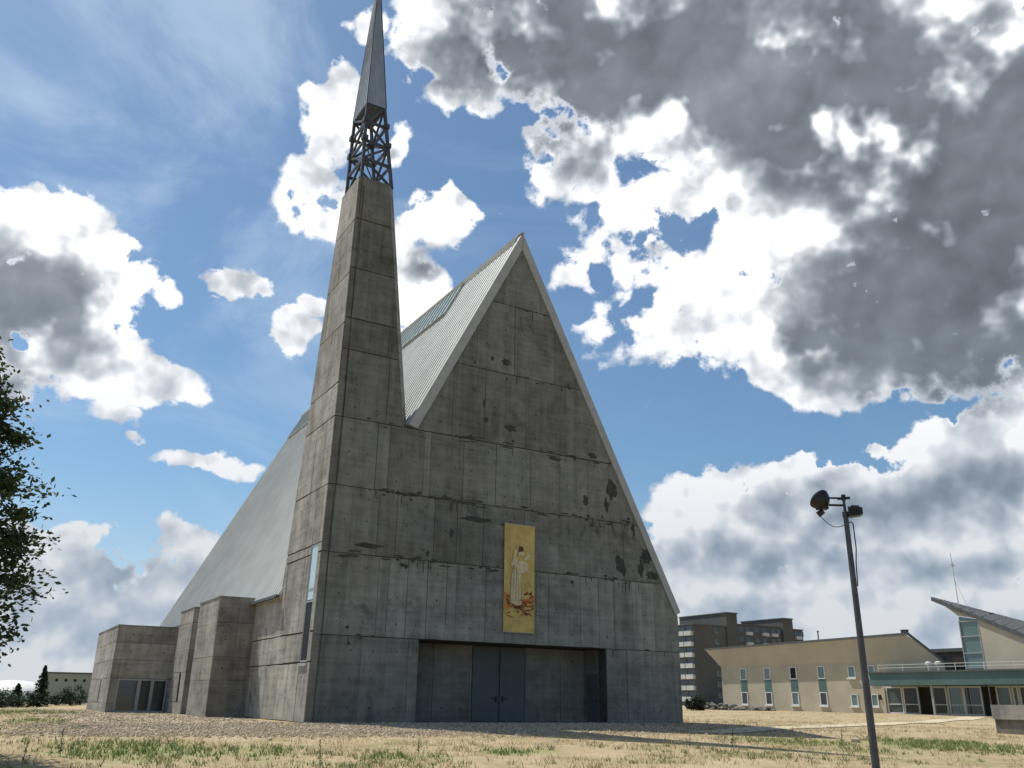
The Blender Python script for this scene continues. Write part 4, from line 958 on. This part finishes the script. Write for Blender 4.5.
GAP = [(14.79, 30.63, 3.01, 1.58, 1.27, 0.8), (10.0, 26.07, 4.64, 0.8, -2.751, 0.7), (6.42, 27.79, 1.18, 1.04, 3.087, 0.7), (21.12, 15.57, 9.18, 1.24, -3.012, 0.9), (8.84, 15.73, 6.08, 2.62, 3.119, 1.2), (5.76, 31.24, 1.66, 0.91, 1.551, 0.6), (8.28, 33.66, 1.75, 1.0, 2.229, 0.6), (-2.76, 34.4, 3.9, 2.11, 2.098, 1.2), (-0.61, 25.75, 3.3, 2.94, 1.604, 1.2), (27.16, 5.78, 1.56, 1.11, -3.058, 0.4), (-6.15, 32.66, 1.53, 1.01, -3.082, 0.8), (-25.43, 12.16, 6.68, 1.07, -3.03, 0.9)]
DRK = [(10.02, 39.91, 21.55, 8.76, 3.01, 2.2), (-0.59, 41.97, 8.32, 5.17, -3.133, 2), (25.25, 35.97, 20.36, 9.1, 2.925, 2.4), (33.21, 28.25, 11.26, 10.07, 2.695, 2.4), (27.65, 23.51, 11.18, 7.19, 3.14, 2.2), (20.57, 21.74, 6.39, 3.77, -3.086, 1.8), (29.43, 20.18, 8.43, 4.69, -2.92, 2.2), (6.7, 37.13, 6.33, 6.06, 2.968, 1.6), (-31.84, 20.97, 7.52, 4.92, -2.913, 2), (-31.1, 16.1, 3.48, 3.13, 1.872, 1.5), (-6.21, 27.38, 3.09, 1.83, -2.953, 1.6), (-9.08, 33.83, 2.29, 1.87, -3.055, 1), (-13.82, 33.52, 1.78, 1.72, -2.937, 0.8), (22.99, 11.37, 11.57, 2.4, -3.114, 1.15), (17.31, 8.1, 10.24, 1.83, 3.115, 1.0), (26.89, 7.49, 7.37, 1.48, 3.096, 0.9), (29.77, 12.45, 4.68, 2.02, 3.052, 1.0), (13.65, 8.56, 5.0, 1.74, 3.127, 0.8), (-24.59, 3.77, 10.61, 2.52, -3.103, 0.85), (-26.96, 5.33, 4.64, 1.68, -3.095, 0.6), (-21.63, 5.93, 4.5, 1.75, -3.102, 0.55), (-18.88, 2.56, 5.12, 1.72, -3.124, 0.9), (19.86, 4.24, 14.83, 2.32, 3.133, 1.0), (-24.45, 2.94, 8.45, 1.67, -3.108, 1.0)]
cov = blobs(COV, PW); gap = blobs(GAP, PW); drk = blobs(DRK, PS, 1.1)
f1 = noise_n(nt, gen, 6, 8, .58)
gw = vadd(gen, vnoise(gen, 14, 3, .035, (1, 4, 2)))
def puff(v, scale):
    mp = N(nt, 'ShaderNodeMapping'); nt.links.new(gw, mp.inputs[0]); mp.inputs['Location'].default_value = v
    n = N(nt, 'ShaderNodeTexVoronoi', feature='F1'); nt.links.new(mp.outputs[0], n.inputs['Vector'])
    n.inputs['Scale'].default_value = scale; n.inputs['Detail'].default_value = 1.6; n.inputs['Roughness'].default_value = .5; n.inputs['Lacunarity'].default_value = 2.3
    return n.outputs['Distance']
V0 = puff((0, 0, 0), 13); V1 = puff(tuple(sd * .018), 13)
# unseen clouds added around the framed sky to light the scene
far = math_n(nt, 'MAXIMUM', ramp(nt, math_n(nt, 'ABSOLUTE', az), 42, 56), ramp(nt, el, 52, 62))
cov = math_n(nt, 'MAXIMUM', cov, math_n(nt, 'MULTIPLY', far, ramp(nt, noise_n(nt, gen, 2.2, 5, .6), .53, .66, 0, 1.0)))
d = math_n(nt, 'SUBTRACT', cov, gap)
d = math_n(nt, 'ADD', d, math_n(nt, 'MULTIPLY', math_n(nt, 'SUBTRACT', f1, .5), 1.3))
d = math_n(nt, 'ADD', d, math_n(nt, 'MULTIPLY', math_n(nt, 'SUBTRACT', .62, V0), .75))
d = math_n(nt, 'ADD', d, math_n(nt, 'MULTIPLY', math_n(nt, 'SUBTRACT', noise_n(nt, gen, 38, 6, .65), .5), .5))
mask = ramp(nt, d, .36, .70)
off = tuple(sd * .03)
def shifted(v, scale, det):
    mp = N(nt, 'ShaderNodeMapping'); nt.links.new(gen, mp.inputs[0]); mp.inputs['Location'].default_value = v; return noise_n(nt, mp.outputs[0], scale, det, .55)
rel = math_n(nt, 'SUBTRACT', noise_n(nt, gen, 8, 5, .55), shifted(off, 8, 5))
tn = math_n(nt, 'SUBTRACT', noise_n(nt, gen, 4.2, 6, .5), .5)
dk = math_n(nt, 'ADD', math_n(nt, 'MULTIPLY', drk, .80), math_n(nt, 'MULTIPLY', tn, .85))
dk = math_n(nt, 'MULTIPLY', dk, ramp(nt, d, .45, 1.15, .12, 1.0))
rl = math_n(nt, 'ADD', math_n(nt, 'MULTIPLY', rel, -1.0), math_n(nt, 'MULTIPLY', math_n(nt, 'SUBTRACT', V1, V0), -.85))
dk = math_n(nt, 'ADD', dk, math_n(nt, 'MULTIPLY', rl, ramp(nt, drk, .5, 1.1, 1.0, .32)))
dk = math_n(nt, 'ADD', dk, .03); dk = ramp(nt, dk, 0, 1.2, 0, 1.2, 'LINEAR')
# light falls off through the cloud: thick cloud is grey, thin cloud white
kx = math_n(nt, 'MULTIPLY', dk, ramp(nt, el, 2, 24, -.70, -1.9, 'LINEAR'))
ex = math_n(nt, 'EXPONENT', kx)
wh = mixc(nt, ramp(nt, el, 2, 30), (6.3, 6.6, 7.0), (11.5, 11.5, 11.7))
wt = mixc(nt, ramp(nt, dk, 0, .8, 0, 1, 'LINEAR'), wh, mixc(nt, ramp(nt, el, 2, 30), (5.3, 6.8, 8.8), (9.8, 11.2, 12.8)))
cs = N(nt, 'ShaderNodeVectorMath', operation='SCALE'); nt.links.new(wt, cs.inputs[0]); nt.links.new(ex, cs.inputs['Scale']); cc = cs.outputs[0]
vs = N(nt, 'ShaderNodeVectorMath', operation='MULTIPLY'); nt.links.new(sky.outputs[0], vs.inputs[0]); vs.inputs[1].default_value = (0.78, 0.95, 1.0)
# thin veil of haze low down
vl = mixc(nt, ramp(nt, el, 14, -1, 0, .8), vs.outputs[0], (4.6, 5.7, 7.3))
ci = math_n(nt, 'MULTIPLY', ramp(nt, noise_n(nt, P0, .05, 6, .62, (.6, 1.5, 1), 1.2), .42, .72, 0, .42), ramp(nt, az, 2, -14, .25, 1))
vl = mixc(nt, ci, vl, (6.2, 7.6, 9.0))
fin = mixc(nt, mask, vl, cc)
nt.links.new(fin, bg.inputs[0]); bg.inputs[1].default_value = .1

sun = bpy.data.lights.new('sun', 'SUN'); sun.energy = 5.0; sun.angle = rad(.53); sun.color = (1, .95, .86)
so = bpy.data.objects.new('sun', sun); col.objects.link(so); so.rotation_euler = sd.to_track_quat('Z', 'Y').to_euler(); so.location = (0, 0, 80)

# =================================================================== camera
F_, PIT, ROL = 860.0, math.atan(316 / 860.0), rad(.85)
fv = Vector((0, math.cos(PIT), math.sin(PIT))); r0_ = Vector((1, 0, 0)); u0_ = r0_.cross(fv)
rv = r0_ * math.cos(ROL) + u0_ * math.sin(ROL); uv = rv.cross(fv)
cam = bpy.data.cameras.new('camera'); cam.sensor_width = 36; cam.lens = 36 * F_ / 1024; cam.clip_end = 6000; cam.clip_start = .1
co = bpy.data.objects.new('camera', cam); col.objects.link(co)
M3 = Matrix((rv, uv, -fv)).transposed(); co.matrix_world = Matrix.Translation((0, 0, 1.65)) @ M3.to_4x4()
scn.camera = co
vsn = scn.view_settings; vsn.view_transform = 'Standard'; vsn.look = 'None'; vsn.gamma = 1; vsn.exposure = 0.1; vsn.use_curve_mapping = False
scn.render.resolution_x = 1024; scn.render.resolution_y = 768
